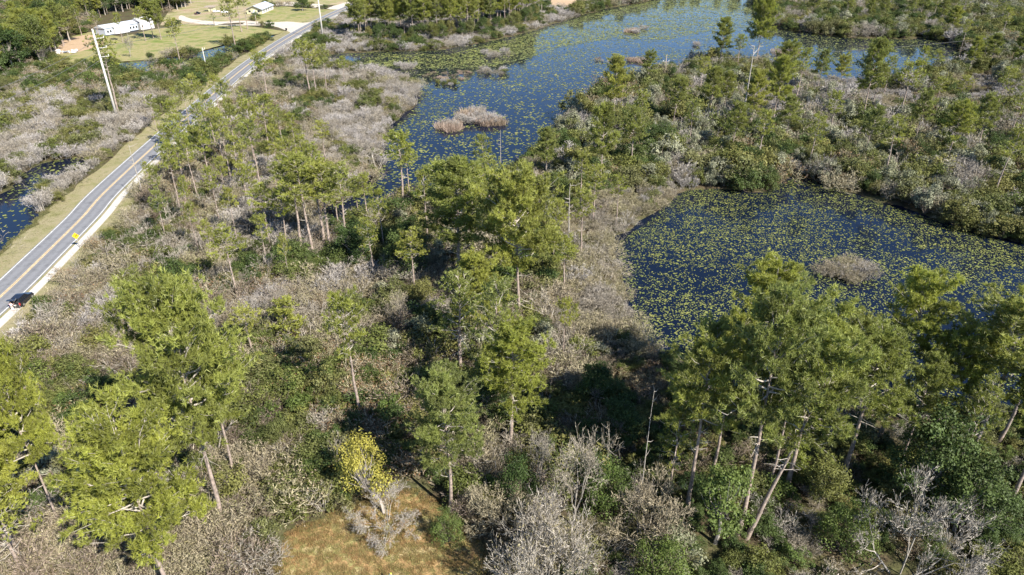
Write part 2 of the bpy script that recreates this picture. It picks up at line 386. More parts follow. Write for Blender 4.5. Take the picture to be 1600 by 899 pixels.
M['twig_dusk'] = leaf_mat('dusky_twigs', [(.145,.115,.09),(.19,.15,.115),(.16,.135,.095),(.215,.17,.14)], .0, .02, .4, 1.6)
M['dusk_leaf'] = leaf_mat('dusky_leaves', [(.13,.115,.05),(.17,.135,.07),(.12,.125,.045)], .3, .02, .45, 1.5)
M['reed'] = leaf_mat('dry_reeds', [(.38,.29,.22),(.44,.34,.27),(.34,.27,.19)], .3, .03, .55, 1.35)

def tube_tris(mb): return mb
def needles(C, D, rs, L, W, nb, off):
    """tufts at C facing D -> loose triangles"""
    n = len(C); d = D[:, None, :] * .75 + rs.normal(size=(n, nb, 3)) * .62
    d /= np.linalg.norm(d, axis=2)[..., None] + 1e-9
    w = np.cross(d, rs.normal(size=(n, nb, 3))); w /= np.linalg.norm(w, axis=2)[..., None] + 1e-9
    ln = L * rs.uniform(.7, 1.25, (n, nb, 1)); c = np.repeat(C[:, None, :], nb, 1) + rs.normal(size=(n, nb, 3)) * .05
    tri = np.stack([c - w * W, c + w * W, c + d * ln], 2).reshape(-1, 3, 3)
    tint = np.repeat(rs.uniform(.25, .75, n) + off, nb) + rs.uniform(-.15, .15, n * nb)
    return tri, np.clip(tint, 0, 1)
def limb_mesh(tb, off, name):
    """trunk and limbs in one mesh, the limbs in their paler bark"""
    me = tb.mesh(name, M['bark'], True); me.materials.append(M['limb'])
    me.polygons.foreach_set('material_index', [1 if min(f) >= off else 0 for f in tb.f]); return me
def pine(key, seed, h, c0, rad, nprim, mat='needle', tufts=6, L=.46, W=.05, nb=11, profile='round', stubs=5, dense=1.0):
    rs = np.random.RandomState(seed); tb, lb = MB(), MB(); C, D, B = [], [], []
    k = 9; zz = np.linspace(0, 1, k); wob = np.cumsum(rs.normal(size=(k, 2)) * h * .004, 0)
    tp = np.stack([wob[:, 0], wob[:, 1], zz * h * .97], 1); tp[0, :2] = 0
    r0 = h * .0105 + .07; tr = r0 * (1 - zz * .9); tr[0] *= 1.25
    tb.tube(tp, tr, 8)
    at = lambda t: np.array([np.interp(t, zz, tp[:, i]) for i in range(3)])
    az = rs.rand() * 6.28
    for i in range(nprim):
        u = (i + rs.rand() * .8) / nprim; t = c0 + (1 - c0) * u ** .92
        if profile == 'round': prof = .30 + .70 * math.sin(math.pi * min(1, u * .80 + .20)) ** .8
        elif profile == 'umbrella': prof = .35 + .65 * math.sin(math.pi * min(1, u * .62 + .30)) ** .7
        else: prof = .22 + .78 * (1 - u) ** .75
        ln = rad * prof * rs.uniform(.72, 1.08); az += 2.4 + rs.uniform(-.5, .5)
        el = math.radians((-2 + 66 * u ** 1.2) + rs.uniform(-16, 20))
        o = at(min(t, .985)); dr = np.array([math.cos(az) * math.cos(el), math.sin(az) * math.cos(el), math.sin(el)])
        s = np.linspace(0, 1, 5)[:, None]
        bend = np.array([rs.normal() * .12, rs.normal() * .12, rs.uniform(-.02, .22)]) * ln
        bp = o + dr * ln * s + bend * s ** 2 + rs.normal(size=(5, 3)) * .03 * ln * (s > .1)
        lb.tube(bp, (.02 + .016 * ln) * (1 - .8 * s[:, 0]) * (h / 22) ** .5, 5)
        ns = int((2.4 + ln * 1.15) * dense) + 1
        for j in range(ns):
            q = rs.uniform(.22, 1.0) if j else 1.0
            p = np.array([np.interp(q, s[:, 0], bp[:, a]) for a in range(3)])
            sgn = 1 if j % 2 else -1; rot = az + sgn * math.radians(rs.uniform(15, 75)) * (0.3 if j == 0 else 1)
            d2 = unit([math.cos(rot), math.sin(rot), rs.uniform(.0, .75) + .3 * math.sin(el)])
            l2 = (.25 * ln + .55) * rs.uniform(.55, 1.15)
            e = p + d2 * l2 + np.array([0, 0, .12 * l2]); lb.tube([p, (p + e) / 2 + rs.normal(size=3) * .06, e], [.03, .022, .012], 3)
            nt = max(3, int(tufts * rs.uniform(.7, 1.3)))
            for m in range(nt):
                w = 1.05 - .75 * rs.rand() ** 1.8; c = p + (e - p) * w + rs.normal(size=3) * np.array([.30, .30, .24]) * (.7 + .22 * l2)
                B.append(i); C.append(c); D.append(unit(d2 * .6 + [0, 0, .65] + rs.normal(size=3) * .25))
    for i in range(stubs):
        t = c0 * rs.uniform(.62, 1.05); a = rs.rand() * 6.28; ln = rs.uniform(.5, 1.0) * rad * .55
        o = at(t); d = np.array([math.cos(a), math.sin(a), rs.uniform(-.15, .45)])
        pts = [o, o + d * ln * .5 + rs.normal(size=3) * .1, o + d * ln + np.array([0, 0, rs.uniform(-.2, .5)])]
        lb.tube(pts, [.05, .035, .012], 4)
        for _ in range(2): lb.tube([pts[1], pts[1] + unit(d + rs.normal(size=3) * .7) * ln * .4], [.022, .008], 3)
    tb.v += lb.v; off = tb.n; tb.f += [tuple(i + off for i in q) for q in lb.f]
    tri, tint = needles(np.array(C), np.array(D), rs, L, W, nb, rs.uniform(-.25, .25, nprim + 1)[np.array(B)])
    return dict(h=h, r=rad, parts=[('trunk', limb_mesh(tb, off, key + '_trunk')),
                ('crown', tri_mesh(key + '_crown', tri, M[mat], tint))])

def quads(C, N, rs, size):
    n = len(C); a = np.cross(N, rs.normal(size=(n, 3))); a /= np.linalg.norm(a, axis=1)[:, None] + 1e-9
    b = np.cross(N, a); b /= np.linalg.norm(b, axis=1)[:, None] + 1e-9
    s = size * rs.uniform(.6, 1.3, (n, 1))
    return np.stack([C - a * s * 1.25, C - b * s * .62, C + a * s * 1.25, C + b * s * .62], 1)
def leafy(key, seed, R, HH, mat, nclump=22, nleaf=70, size=.11, flat=.55, bark='stem', open_=.0, trunk=None):
    """shrub or small broadleaf tree: stems to leaf clumps spread through the crown"""
    rs = np.random.RandomState(seed); sb = MB(); V, T = [], []
    base = np.zeros(3)
    if trunk:
        pts = np.array([[0, 0, 0], [rs.normal() * .1, rs.normal() * .1, trunk * .5], [rs.normal() * .2, rs.normal() * .2, trunk]])
        sb.tube(pts, [.04 * HH * .5 + .04, .03 * HH * .5 + .03, .02 * HH * .5 + .03], 6); base = pts[-1]
    for i in range(nclump):
        a = rs.rand() * 6.28; u = rs.rand() ** .6; el = rs.uniform(.05, 1)
        z0 = trunk or HH * .15
        c = np.array([math.cos(a) * R * u * math.sqrt(max(.05, 1 - (el * .85) ** 2)), math.sin(a) * R * u * math.sqrt(max(.05, 1 - (el * .85) ** 2)), z0 + (HH - z0) * el * rs.uniform(.75, 1.05)])
        m = base + (c - base) * .5 + rs.normal(size=3) * .12 * R
        sb.tube([base + rs.normal(size=3) * [.05, .05, 0] * R, m, c], [.02 * HH * .5 + .012, .022, .010], 3)
        cr = R * rs.uniform(.22, .40); n = int(nleaf * rs.uniform(.6, 1.3))
        g = rs.normal(size=(n, 3)); g /= np.linalg.norm(g, axis=1)[:, None]
        rr = rs.rand(n, 1) ** .45; P = c + g * rr * cr * np.array([1, 1, flat + .2])
        N = g * .7 + np.array([0, 0, .55]) + rs.normal(size=(n, 3)) * .5; N /= np.linalg.norm(N, axis=1)[:, None]
        V.append(quads(P, N, rs, size)); T.append(np.clip(rs.uniform(.25, .75) + rs.normal(size=n) * .16, 0, 1))
    return dict(h=HH, r=R, parts=[('stems', sb.mesh(key + '_stems', M[bark])), ('foliage', tri_mesh(key + '_foliage', np.concatenate(V), M[mat], np.concatenate(T), 4))])

def twig_strips(P0, P1, W0, W1, rs):
    """flat tapering twigs (two crossed would cost double) -> quads"""
    d = P1 - P0; w = np.cross(d, rs.normal(size=d.shape)); w /= np.linalg.norm(w, axis=1)[:, None] + 1e-9
    return np.stack([P0 - w * W0[:, None], P0 + w * W0[:, None], P1 + w * W1[:, None], P1 - w * W1[:, None]], 1)
def bare(key, seed, R, HH, mat, nstem=14, lev=3, split=3, w0=.05, trunk=None, leaf=None, nleafs=0, lean=.9, lsize=.07, bark='grey_bark', spread=.55):
    """leafless twiggy shrub or tree; leaf adds a sprinkling of dry leaves"""
    rs = np.random.RandomState(seed); sb = MB(); seg = []; ends = []
    def grow(p, d, ln, w, l):
        nseg = 2
        for s in range(nseg):
            d = unit(d + rs.normal(size=3) * .16 + np.array([0, 0, .05])); q = p + d * ln / nseg
            if w > .035: sb.tube([p, q], [w, w * .8], 4)
            else: seg.append((p, q, w, w * .75))
            p = q; w *= .8
            if l < lev:
                for _ in range(split if s == nseg - 1 else max(1, split - 2)):
                    d2 = unit(d + rs.normal(size=3) * spread); grow(p, d2, ln * rs.uniform(.5, .8), w * .68, l + 1)
        if l >= lev - 1: ends.append(p)
    if trunk:
        for i in range(nstem):
            a = rs.rand() * 6.28
            grow(np.array([rs.normal() * .1, rs.normal() * .1, 0]), unit([math.cos(a) * .12, math.sin(a) * .12, 1]), HH * .36, w0, 0)
    else:
        for i in range(nstem):
            a = rs.rand() * 6.28; u = rs.rand() ** .7
            d = unit([math.cos(a) * lean * u, math.sin(a) * lean * u, 1.0])
            grow(np.array([math.cos(a) * R * .35 * u, math.sin(a) * R * .35 * u, 0]), d, HH * rs.uniform(.30, .46), w0 * rs.uniform(.6, 1), 0)
    P0 = np.array([s[0] for s in seg]); P1 = np.array([s[1] for s in seg]); W0 = np.array([s[2] for s in seg]); W1 = np.array([s[3] for s in seg])
    V = twig_strips(P0, P1, np.maximum(W0, .016), np.maximum(W1, .009), rs)
    # scale the whole so that it fits R and HH
    top = max(e[2] for e in ends); k = HH / top
    parts = []
    V = V * k; parts.append(('twigs', tri_mesh(key + '_twigs', V, M[mat], rs.rand(len(V)), 4)))
    if sb.v:
        sb.v = [v * k for v in sb.v]; parts.insert(0, ('stems', sb.mesh(key + '_stems', M[bark])))
    if leaf:
        E = np.array(ends) * k; c = E[rs.randint(0, len(E), nleafs)] + rs.normal(size=(nleafs, 3)) * .16
        N = rs.normal(size=(nleafs, 3)) + [0, 0, .6]; N /= np.linalg.norm(N, axis=1)[:, None]
        parts.append(('leaves', tri_mesh(key + '_leaves', quads(c, N, rs, lsize), M[leaf], rs.rand(nleafs), 4)))
    return dict(h=HH, r=R, parts=parts)
def reeds(key, seed, R, HH, mat, n=420):
    rs = np.random.RandomState(seed); a = rs.rand(n) * 6.28; u = np.sqrt(rs.rand(n)) * R
    P0 = np.stack([np.cos(a) * u, np.sin(a) * u, np.full(n, -.3)], 1)
    d = np.stack([rs.normal(size=n) * .22 + np.cos(a) * .12, rs.normal(size=n) * .22 + np.sin(a) * .12, np.ones(n)], 1)
    P1 = P0 + d * (HH * rs.uniform(.6, 1.1, (n, 1)) * (1 - .35 * (u / R)[:, None] ** 2))
    V = twig_strips(P0, P1, np.full(n, .05), np.full(n, .02), rs)
    return dict(h=HH, r=R, parts=[('blades', tri_mesh(key + '_blades', V, M[mat], rs.rand(n), 4))])

LIB = {}
# broad-crowned, tall, slim and scraggly pines
for i, sd_ in enumerate((11, 12, 13, 14)):
    LIB['broad%d' % i] = pine('broad_pine%d' % i, sd_, 23, .50, 6.2, 52, 'needle', 11, .50, .046, 14, 'umbrella', 4, 1.2)
for i, sd_ in enumerate((21, 22, 23, 24)):
    LIB['tall%d' % i] = pine('tall_pine%d' % i, sd_, 24, .46, 4.6, 48, ('needle', 'needle_b')[i % 2], 10, .48, .046, 14, 'round', 7, 1.15)
for i, sd_ in enumerate((31, 32, 33, 34)):
    LIB['slim%d' % i] = pine('slim_pine%d' % i, sd_, 16, .66, 2.3, 19, 'needle', 5, .42, .05, 11, 'round', 7, .9)
for i, sd_ in enumerate((35, 36, 37, 38)):
    LIB['round%d' % i] = pine('round_pine%d' % i, sd_, 24, .60, 4.4, 36, ('needle', 'needle_b')[i % 2], 10, .48, .044, 14, 'umbrella', 9, 1.05)
for i, sd_ in enumerate((41, 42, 43)):
    LIB['scrag%d' % i] = pine('scraggly_pine%d' % i, sd_, 20, .42, 4.2, 26, ('needle_b', 'needle')[i % 2], 5, .46, .055, 10, 'cone', 14, .8)
for i, sd_ in enumerate((51, 52)):
    LIB['young%d' % i] = pine('young_pine%d' % i, sd_, 6, .22, 1.6, 18, ('needle_y', 'needle')[i % 2], 5, .40, .06, 10, 'cone', 0)
for i in range(3):
    LIB['olive%d' % i] = leafy('olive_shrub%d' % i, 60 + i, 1.7, 2.5, 'olive', 32, 92, .076)
    LIB['dark%d' % i] = leafy('dark_shrub%d' % i, 70 + i, 1.9, 3.0, 'dark', 34, 92, .078)
    LIB['silver%d' % i] = leafy('silver_shrub%d' % i, 80 + i, 1.6, 3.0, 'silver', 28, 90, .078)
    LIB['grey%d' % i] = bare('grey_shrub%d' % i, 90 + i, 1.8, 2.9, 'twig_grey', 12, 3, 3, .034)
    LIB['brown%d' % i] = bare('brown_shrub%d' % i, 100 + i, 1.7, 2.3, 'twig_brown', 12, 3, 3, .034, leaf='tan', nleafs=420, lsize=.045)
    LIB['mauve%d' % i] = bare('mauve_shrub%d' % i, 110 + i, 1.7, 2.4, 'twig_mauve', 20, 3, 3, .03, lean=.42, spread=.34)
for i in range(3):
    LIB['dusk%d' % i] = bare('dusky_shrub%d' % i, 220 + i, 1.7, 2.4, 'twig_dusk', 12, 3, 3, .03, leaf='dusk_leaf', nleafs=420, lsize=.045)
    LIB['sapl%d' % i] = bare('bare_sapling%d' % i, 190 + i, 1.2, 4.2, 'twig_grey', 4, 3, 2, .075, lean=.45, bark='white_bark', spread=.42)
for i in range(2):
    LIB['green%d' % i] = leafy('green_shrub%d' % i, 120 + i, 1.7, 2.8, 'green', 28, 90, .08)
    LIB['rust%d' % i] = bare('rust_shrub%d' % i, 130 + i, 1.5, 2.1, 'twig_brown', 10, 3, 3, .034, leaf='rust', nleafs=520, lsize=.05)
    LIB['oak%d' % i] = leafy('broadleaf_tree%d' % i, 140 + i, 3.6, 9.5, ('dark', 'olive')[i], 74, 120, .125, .6, 'grey_bark', trunk=3.2)
    LIB['reed%d' % i] = reeds('reed_clump%d' % i, 150 + i, 1.6, 1.9, 'reed')
for i in range(3):
    LIB['baretree%d' % i] = bare('bare_tree%d' % i, 160 + i, 3.0, 9.0, 'twig_grey', 2 if i else 1, 5, 3, .13, trunk=1, bark='white_bark' if i == 1 else 'grey_bark', spread=.48)
LIB['yellowtree'] = leafy('yellow_tree', 170, 2.6, 7.0, 'yellow_leaf', 40, 120, .075, .6, 'grey_bark', trunk=2.4)
LIB['youngoak'] = leafy('light_green_tree', 172, 1.9, 6.2, 'green', 40, 110, .085, .6, 'white_bark', trunk=2.2)
for i in range(2): LIB['bush%d' % i] = leafy('big_green_bush%d' % i, 210 + i, 2.6, 4.6, ('green', 'dark')[i], 60, 110, .075)
LIB['bigbush'] = bare('big_bare_bush', 174, 4.0, 4.6, 'twig_grey', 26, 4, 3, .045, leaf='tan', nleafs=2600, lsize=.05, lean=1.1, spread=.45)
LIB['brush'] = bare('brush', 176, 3.2, 3.4, 'twig_brown', 18, 4, 3, .05, lean=1.6, spread=.45)
LIB['deadfall'] = bare('dead_grey_tree', 178, 4.0, 6.0, 'twig_grey', 7, 5, 3, .085, lean=1.7, bark='white_bark', spread=.42)
def snag(key, seed, h):
    rs = np.random.RandomState(seed); tb = MB(); lb = MB(); k = 7; zz = np.linspace(0, 1, k)
    tp = np.stack([np.cumsum(rs.normal(size=k)) * .06, np.cumsum(rs.normal(size=k)) * .06, zz * h], 1)
    tb.tube(tp, (.012 * h + .03) * (1 - .72 * zz), 7, True)
    for i in range(9):
        t = rs.uniform(.45, 1); o = np.array([np.interp(t, zz, tp[:, j]) for j in range(3)]); a = rs.rand() * 6.28
        d = np.array([math.cos(a), math.sin(a), rs.uniform(-.1, .6)]); ln = rs.uniform(.5, 1.9)
        lb.tube([o, o + d * ln * .6, o + d * ln + [0, 0, .2]], [.045, .03, .01], 4)
    tb.v += lb.v; tb.f += [tuple(i + tb.n for i in q) for q in lb.f]
    return dict(h=h, r=1.0, parts=[('trunk', tb.mesh(key + '_trunk', M['white_bark']))])
LIB['snag0'] = snag('dead_snag0', 180, 10); LIB['snag1'] = snag('dead_snag1', 181, 13)

ISTREE = []
def plant(name, key, x, y, h, label, cat, group=None, wide=1.0, rz=None, lean=(0, 0), z=None):
    p = LIB[key]; s = h / p['h']
    z = float(ground_z(x, y)) - .05 if z is None else z
    e = empty(name, (x, y, z), random.uniform(0, 6.28) if rz is None else rz)
    e.rotation_euler = (lean[0], lean[1], e.rotation_euler[2]); e.rotation_mode = 'ZYX' if lean != (0, 0) else 'XYZ'
    e.scale = (s * wide, s * wide, s)
    for nm, me in p['parts']: put(nm, me, e)
    tag(e, label, cat, group); return e
# ------------------------------------------------------------------ pines one can tell apart
random.seed(7); RS = np.random.RandomState(77)
PINES = [  # kind, base x, base y, top y, width, label
 ('broad0',347,818,478,0.72,'largest spreading pine in the left foreground, pale forked limbs showing'),
 ('tall0',366,745,512,0.65,'tall pine just behind the largest left foreground pine'),
 ('broad1',276,945,682,0.86,'broad bright pine at the bottom left with a white crooked limb'),
 ('broad2',100,832,570,0.50,'pale limbed pine near the left edge behind the bottom left pine'),
 ('tall2',36,878,640,.9,'pine trunk slanting out of the left edge, crown cut off'),
 ('scrag1',44,906,700,.9,'second slanting pine trunk at the bottom left corner'),
 ('young1',452,532,470,1.5,'small bushy pine right behind the largest left pine'),
 ('slim3',395,560,478,1.5,'low crowned pine beside the largest left pine on its right'),
 ('slim0',373,470,355,1.15,'lone slim yellow green pine in the grey thicket left of centre'),
 ('slim1',565,662,460,.82,'lone slender pine with long bare trunk between left and centre groups'),
 ('tall1',716,448,250,1.15,'tall centre pine with whitish dead limbs half way up'),
 ('broad3',810,507,288,0.82,'brightest tall centre pine with thick reddish trunk'),
 ('scrag0',720,592,424,1.05,'ragged pine below the tall centre pine, forked pale limbs'),
 ('scrag2',778,634,432,.85,'half dead pine with bare grey top at the centre'),
 ('tall0',796,707,508,.95,'pine in front of the half dead centre pine, single bare trunk'),
 ('tall3',704,800,582,0.94,'dense pine wrapped in grey vines beside the clearing'),
 ('tall2',745,560,400,.9,'darker pine standing between the two tallest centre pines'),
 ('slim2',880,572,468,.75,'small slim pine left of the lily pond, nearer of two'),
 ('slim0',895,545,474,.55,'thin whitish young pine left of the lily pond, farther of two'),
 ('tall0',957,206,90,.85,'tall rounded pine in front of the blue lake'),
 ('tall3',937,300,164,.80,'conical pine below the tall rounded lakeside pine'),
 ('tall1',852,284,200,.90,'short pine at the lake edge above the brightest centre pine'),
 ('slim2',633,332,206,1.25,'open crowned pine standing against the lake, double trunk'),
 ('slim1',642,322,225,.9,'second trunk of the pair standing against the lake'),
 ('slim3',755,300,210,1.0,'slim pine against the lake right of the open crowned pair'),
 ('snag0',783,262,195,.7,'thin bare trunk standing before the lake'),
 ('round0',1168,648,416,1.00,'rounded pine rising highest over the lily pond, right stand'),
 ('round1',1152,835,478,0.78,'tallest twin trunked pine of the right stand'),
 ('round2',1166,842,540,0.80,'leaning pine in front of the tallest right pine'),
 ('round3',1073,800,528,0.85,'pine at the left end of the right stand'),
 ('scrag1',1045,770,610,0.72,'ragged low pine at the left foot of the right stand'),
 ('round0',1110,745,500,0.78,'pine behind the left end of the right stand'),
 ('round2',1228,770,490,0.92,'broad pine in the middle of the right stand'),
 ('round1',1318,750,524,1.10,'wide low pine in front of the lily pond, middle of right stand'),
 ('round3',1290,700,500,0.85,'pine peeping out behind the wide low pine, right stand'),
 ('round2',1372,690,438,0.85,'pine with two thin trunks seen against the lily pond'),
 ('round0',1438,728,528,0.95,'round yellow tipped pine at the right, in front of its neighbours'),
 ('round3',1505,745,474,1.15,'wide dark pine near the right edge'),
 ('scrag0',1470,790,590,0.70,'dark ragged pine under the wide dark pine'),
 ('round1',1572,790,545,0.95,'pine on the right edge with thick slanting trunk'),
 ('round2',1640,720,480,1.00,'pine cut off by the right edge behind the slanting trunk'),
 ('round0',1560,690,470,0.90,'pine filling the gap at the right end of the right stand'),
 ('round3',1200,765,548,.75,'lower pine squeezed between the tallest and the middle right pines'),
 ('round1',1398,745,566,.75,'small crowned pine left of the round yellow tipped one'),
 ('young0',1235,740,690,1.3,'small round pine top in the dark below the right stand'),
 ('young1',1085,640,560,1.3,'young pine on the near bank of the lily pond'),
 ('tall1',1345,198,60,.85,'tallest pine right of the lake, rounded crown'),
 ('slim1',1355,192,104,1.2,'leaning thin pine right of the tallest lakeside pine'),
 ('slim3',1402,198,94,1.25,'crooked pine before the right arm of the lake'),
 ('slim0',1453,128,78,1.2,'bare armed pine on the far right shore'),
 ('scrag2',1572,228,124,1.0,'dark spreading pine near the right edge above the lily pond'),
 ('slim2',1492,182,118,1.3,'pine with dark trunk left of the dark spreading pine'),
 ('slim1',1460,172,120,1.4,'short bushy pine on the right beside the tan meadow'),
 ('tall2',1123,112,28,.95,'pine standing against the lake at the upper right'),
 ('slim2',1150,116,55,1.2,'slimmer pine beside the upper right lake pine'),
 ('broad0',1180,110,5,.75,'large crowned pine before the far right water'),
 ('tall0',1168,214,110,.95,'pine next to the white dead trunk right of the lake'),
 ('tall3',1108,190,106,.95,'bushy pine left of the white dead trunk'),
 ('tall1',1130,184,112,.85,'pine between the white dead trunk and the bushy pine'),
 ('tall2',1205,205,90,.9,'bright pine right of the white dead trunk'),
 ('snag1',1156,216,66,.85,'white dead trunk standing among pines right of the lake'),
 ('snag0',888,375,282,.9,'bare dead trunk between brightest pine and lily pond'),
 ('snag1',853,286,243,.8,'short grey dead trunk at the lake edge'),
 ('snag0',1059,232,180,.9,'dead trunk in the shrubs right of the lake'),
 ('snag1',997,800,600,0.30,'pale leafless snag in the dark left of the right stand'),
 ('snag0',226,314,222,.8,'reddish leaning bare trunk beside the sidewalk'),
 ('slim1',239,308,252,.7,'thin little pine next to the leaning bare trunk'),
]
for k, bx, by, ty, w, lb in PINES:
    g = G(bx, by); h = tree_h(g[1], ty)
    nm = 'dead_snag' if k.startswith('snag') else 'pine_tree'
    ln = (0, 0); h *= .965
    if 'centre' in lb and k[:4] in ('tall', 'broa', 'scra'): w *= 1.18
    if 'leaning pine in front of the tallest' in lb: ln = (0, math.radians(11))
    if 'bushy pine right behind' in lb: w = 1.2
    plant(nm, k, g[0], g[1], h, lb, 'dead tree' if nm == 'dead_snag' else 'pine tree', 'pine trees' if nm == 'pine_tree' else 'dead trunks', w, lean=ln)

ORDL = ['first','second','third','fourth','fifth','sixth','seventh','eighth','ninth','tenth','eleventh','twelfth','thirteenth','fourteenth','fifteenth','sixteenth','seventeenth','eighteenth',
 'nineteenth','twentieth','twenty-first','twenty-second','twenty-third','twenty-fourth','twenty-fifth','twenty-sixth','twenty-seventh','twenty-eighth','twenty-ninth','thirtieth']
def stand(pts, kinds, label, group, name='pine_tree', cat='pine tree', wide=(.85, 1.2)):
    pts = sorted(pts); base = label
    for i, (bx, by, ty) in enumerate(pts):
        g = G(bx, by); h = tree_h(g[1], ty); label = base + ', ' + ORDL[i] + ' from the left'
        plant(name, kinds[(i * 7 + 3) % len(kinds)] if len(kinds) > 1 else kinds[0], g[0], g[1], max(4, h), label, cat, group, random.uniform(*wide),
              lean=(math.radians(random.uniform(-2.5, 2.5)), math.radians(random.uniform(-2.5, 2.5))))
stand([(424,392,292),(472,402,248),(491,405,255),(507,390,250),(516,402,262),(544,406,264),(577,354,274),(562,351,282),(450,396,300),(530,360,285)],
      ['slim0','slim1','slim2','slim3'], 'slim pine in the row left of the lake tip', 'row of slim pines at the lake tip', wide=(1.0, 1.3))
stand([(283,336,225),(292,300,198),(312,316,214),(335,302,200),(362,286,182),(388,319,214),(372,276,168),(410,302,192),(440,290,200),(457,302,218),(480,288,212),
       (300,268,182),(322,250,165),(340,236,150),(268,262,196),(282,240,160),(398,256,160),(424,250,150),(444,236,168),(352,262,175),(510,262,190),(428,278,222),(465,252,180),(496,312,228),(402,352,262)],
      ['slim0','slim1','slim2','slim3'], 'thin pine of the stand between road and lake', 'thin pines beside the road', wide=(.75, 1.1))
stand([(300,216,130),(284,200,140),(326,206,128),(365,214,126),(345,190,120),(388,200,138),(405,130,80),(255,226,172),(245,205,150),(312,188,118)],
      ['slim0','slim2','slim1','slim3'], 'pine beside the far sidewalk', 'pines at the sidewalk', wide=(.7, .95))
stand([(260,380,300),(312,400,318),(300,362,280),(345,352,265),(262,345,262),(372,382,296),(420,430,340),(335,425,345),(455,452,372),(390,345,258),(478,345,262),(520,330,250),(545,300,228),(440,345,256),(356,330,246)],
      ['slim0','slim1','slim2','slim3'], 'slight pine in the tan thicket left of centre', 'slight pines in the tan thicket', wide=(.55, .9))
stand([(485,150,64),(496,156,70),(511,146,72),(421,166,86),(540,140,90)], ['slim1','slim3'], 'thin pine at the left lake inlet', 'thin pines at the lake inlet')
stand([(1511,118,60),(1530,108,58),(1546,108,55),(1585,120,52),(1500,80,30),(1560,70,15),(1600,95,30),(1620,160,70),(1480,60,12),(1600,60,0),(1640,250,130)],
      ['slim0','tall2','slim2','tall0'], 'dark pine at the right edge of the far shore', 'pines of the far right shore')
stand([(668,382,270),(690,352,255),(738,372,262),(766,346,245),(832,382,280),(862,422,318),(906,402,300),(926,352,262),(602,396,300),(588,442,345),(650,472,365),(906,332,240),(962,352,275),(880,470,372)],
      ['slim2','slim0','slim3','slim1'], 'slender pine among the shrubs round the centre pines', 'slender pines round the centre', wide=(.85, 1.2))
stand([(1010,150,84),(1050,205,126),(1075,245,158),(1000,232,146),(985,275,176),(1240,172,78),(1272,160,82),(1226,240,156),(1292,232,146),(1424,240,146),(1522,250,156),(1548,190,106),
       (1592,300,176),(1470,275,166),(1180,270,176),(1260,275,181),(1380,290,186),(1545,320,201),(1600,190,81),(1430,150,76),(1380,152,90),(1308,156,90),(1090,160,91),(1140,250,166),(1345,255,171),(1215,160,71)], ['round1','slim0','slim1','round3','slim2','round0'],
      'pine of the land between lake and lily pond', 'pines between lake and lily pond', wide=(.85, 1.15))
# far woods: front rows along the shore, then deeper rows
ROWN = ['front row', 'second row', 'third row', 'last row']
def rows(poly_front, depth_rows, step, kinds, hh, label, group, seed, cat='pine tree', name='pine_tree', gap=9, wide=(.8, 1.15)):
    rs = np.random.RandomState(seed); P = np.array(smooth_poly(GA(poly_front), 30)); d = np.r_[0, np.cumsum(np.linalg.norm(np.diff(P, axis=0), axis=1))]
    for r in range(depth_rows):
        cnt = 0
        for s in np.arange(rs.rand() * step, d[-1], step):
            s2 = s + rs.uniform(-.4, .4) * step
            x, y = np.interp(s2, d, P[:, 0]) + rs.uniform(-2, 2), np.interp(s2, d, P[:, 1]) + r * gap + rs.uniform(-3, 3)
            if sdist(x, y, LAKE) < 1.5 or pdist(x, y, ROADC, False) < 9: continue
            cnt += 1; o_ = ORDL[cnt - 1] + ' ' + label + ', ' + ROWN[r] + ' from the left'
            plant(name, kinds[rs.randint(len(kinds))], x, y, rs.uniform(*hh), o_, cat, group, rs.uniform(*wide), rz=rs.rand() * 6.28)
rows([(545,62),(600,62),(700,58),(780,46),(830,28)], 4, 6.5, ['tall0','tall1','tall2','tall3','slim2'], (17, 24), 'pine of the dense far wood', 'pines of the far wood', 3, wide=(.75, 1.0))
rows([(560,68),(620,68),(700,64),(790,50),(840,30)], 2, 8, ['oak0','oak1'], (6, 10), 'leafy tree at the foot of the far wood', 'leafy trees of the far wood', 4, 'tree', 'broadleaf_tree', 7)
rows([(-40,140),(10,110),(40,75),(62,50),(110,36),(150,30)], 4, 8.5, ['oak0','tall0','oak1','tall2','slim1'], (11, 20), 'tree of the upper left wood', 'trees of the upper left wood', 5, 'tree', 'woodland_tree', 12)
rows([(170,20),(215,14),(255,20),(275,12)], 3, 9, ['oak1','tall3','oak0'], (10, 17), 'tree behind the white trailers', 'trees behind the trailers', 6, 'tree', 'woodland_tree', 14)
rows([(1205,22),(1300,34),(1400,42),(1500,44),(1620,46)], 3, 17, ['slim2','tall1','scrag0','tall3'], (13, 20), 'pine beyond the right arm of the lake', 'pines beyond the lake', 8, gap=24)
rows([(940,-12),(1010,-19),(1080,-26),(1150,-24),(1210,-12)], 1, 12, ['tall0','tall1','tall2','tall3'], (16, 23), 'pine past the upper edge mirrored in the lake', 'pines beyond the upper edge', 11)
rows([(1205,26),(1300,40),(1400,48),(1500,50),(1620,50)], 4, 11, ['oak0','oak1'], (5, 8.5), 'leafy tree beyond the right arm of the lake', 'leafy trees beyond the lake', 9, 'tree', 'broadleaf_tree', 20)
KEEP = []
def lone(name, key, bx, by, ty, label, cat, wide=1.0, lean=(0, 0), grp=None, keep=2.0):
    """a plant that stands out: foot at (bx, by), top at row ty"""
    g = G(bx, by); h = tree_h(g[1], ty); KEEP.append((g[0], g[1], keep)); KEEP.append((g[0], g[1] - keep * 1.2, keep * .8)); return plant(name, key, g[0], g[1], h, label, cat, grp, wide, lean=lean)
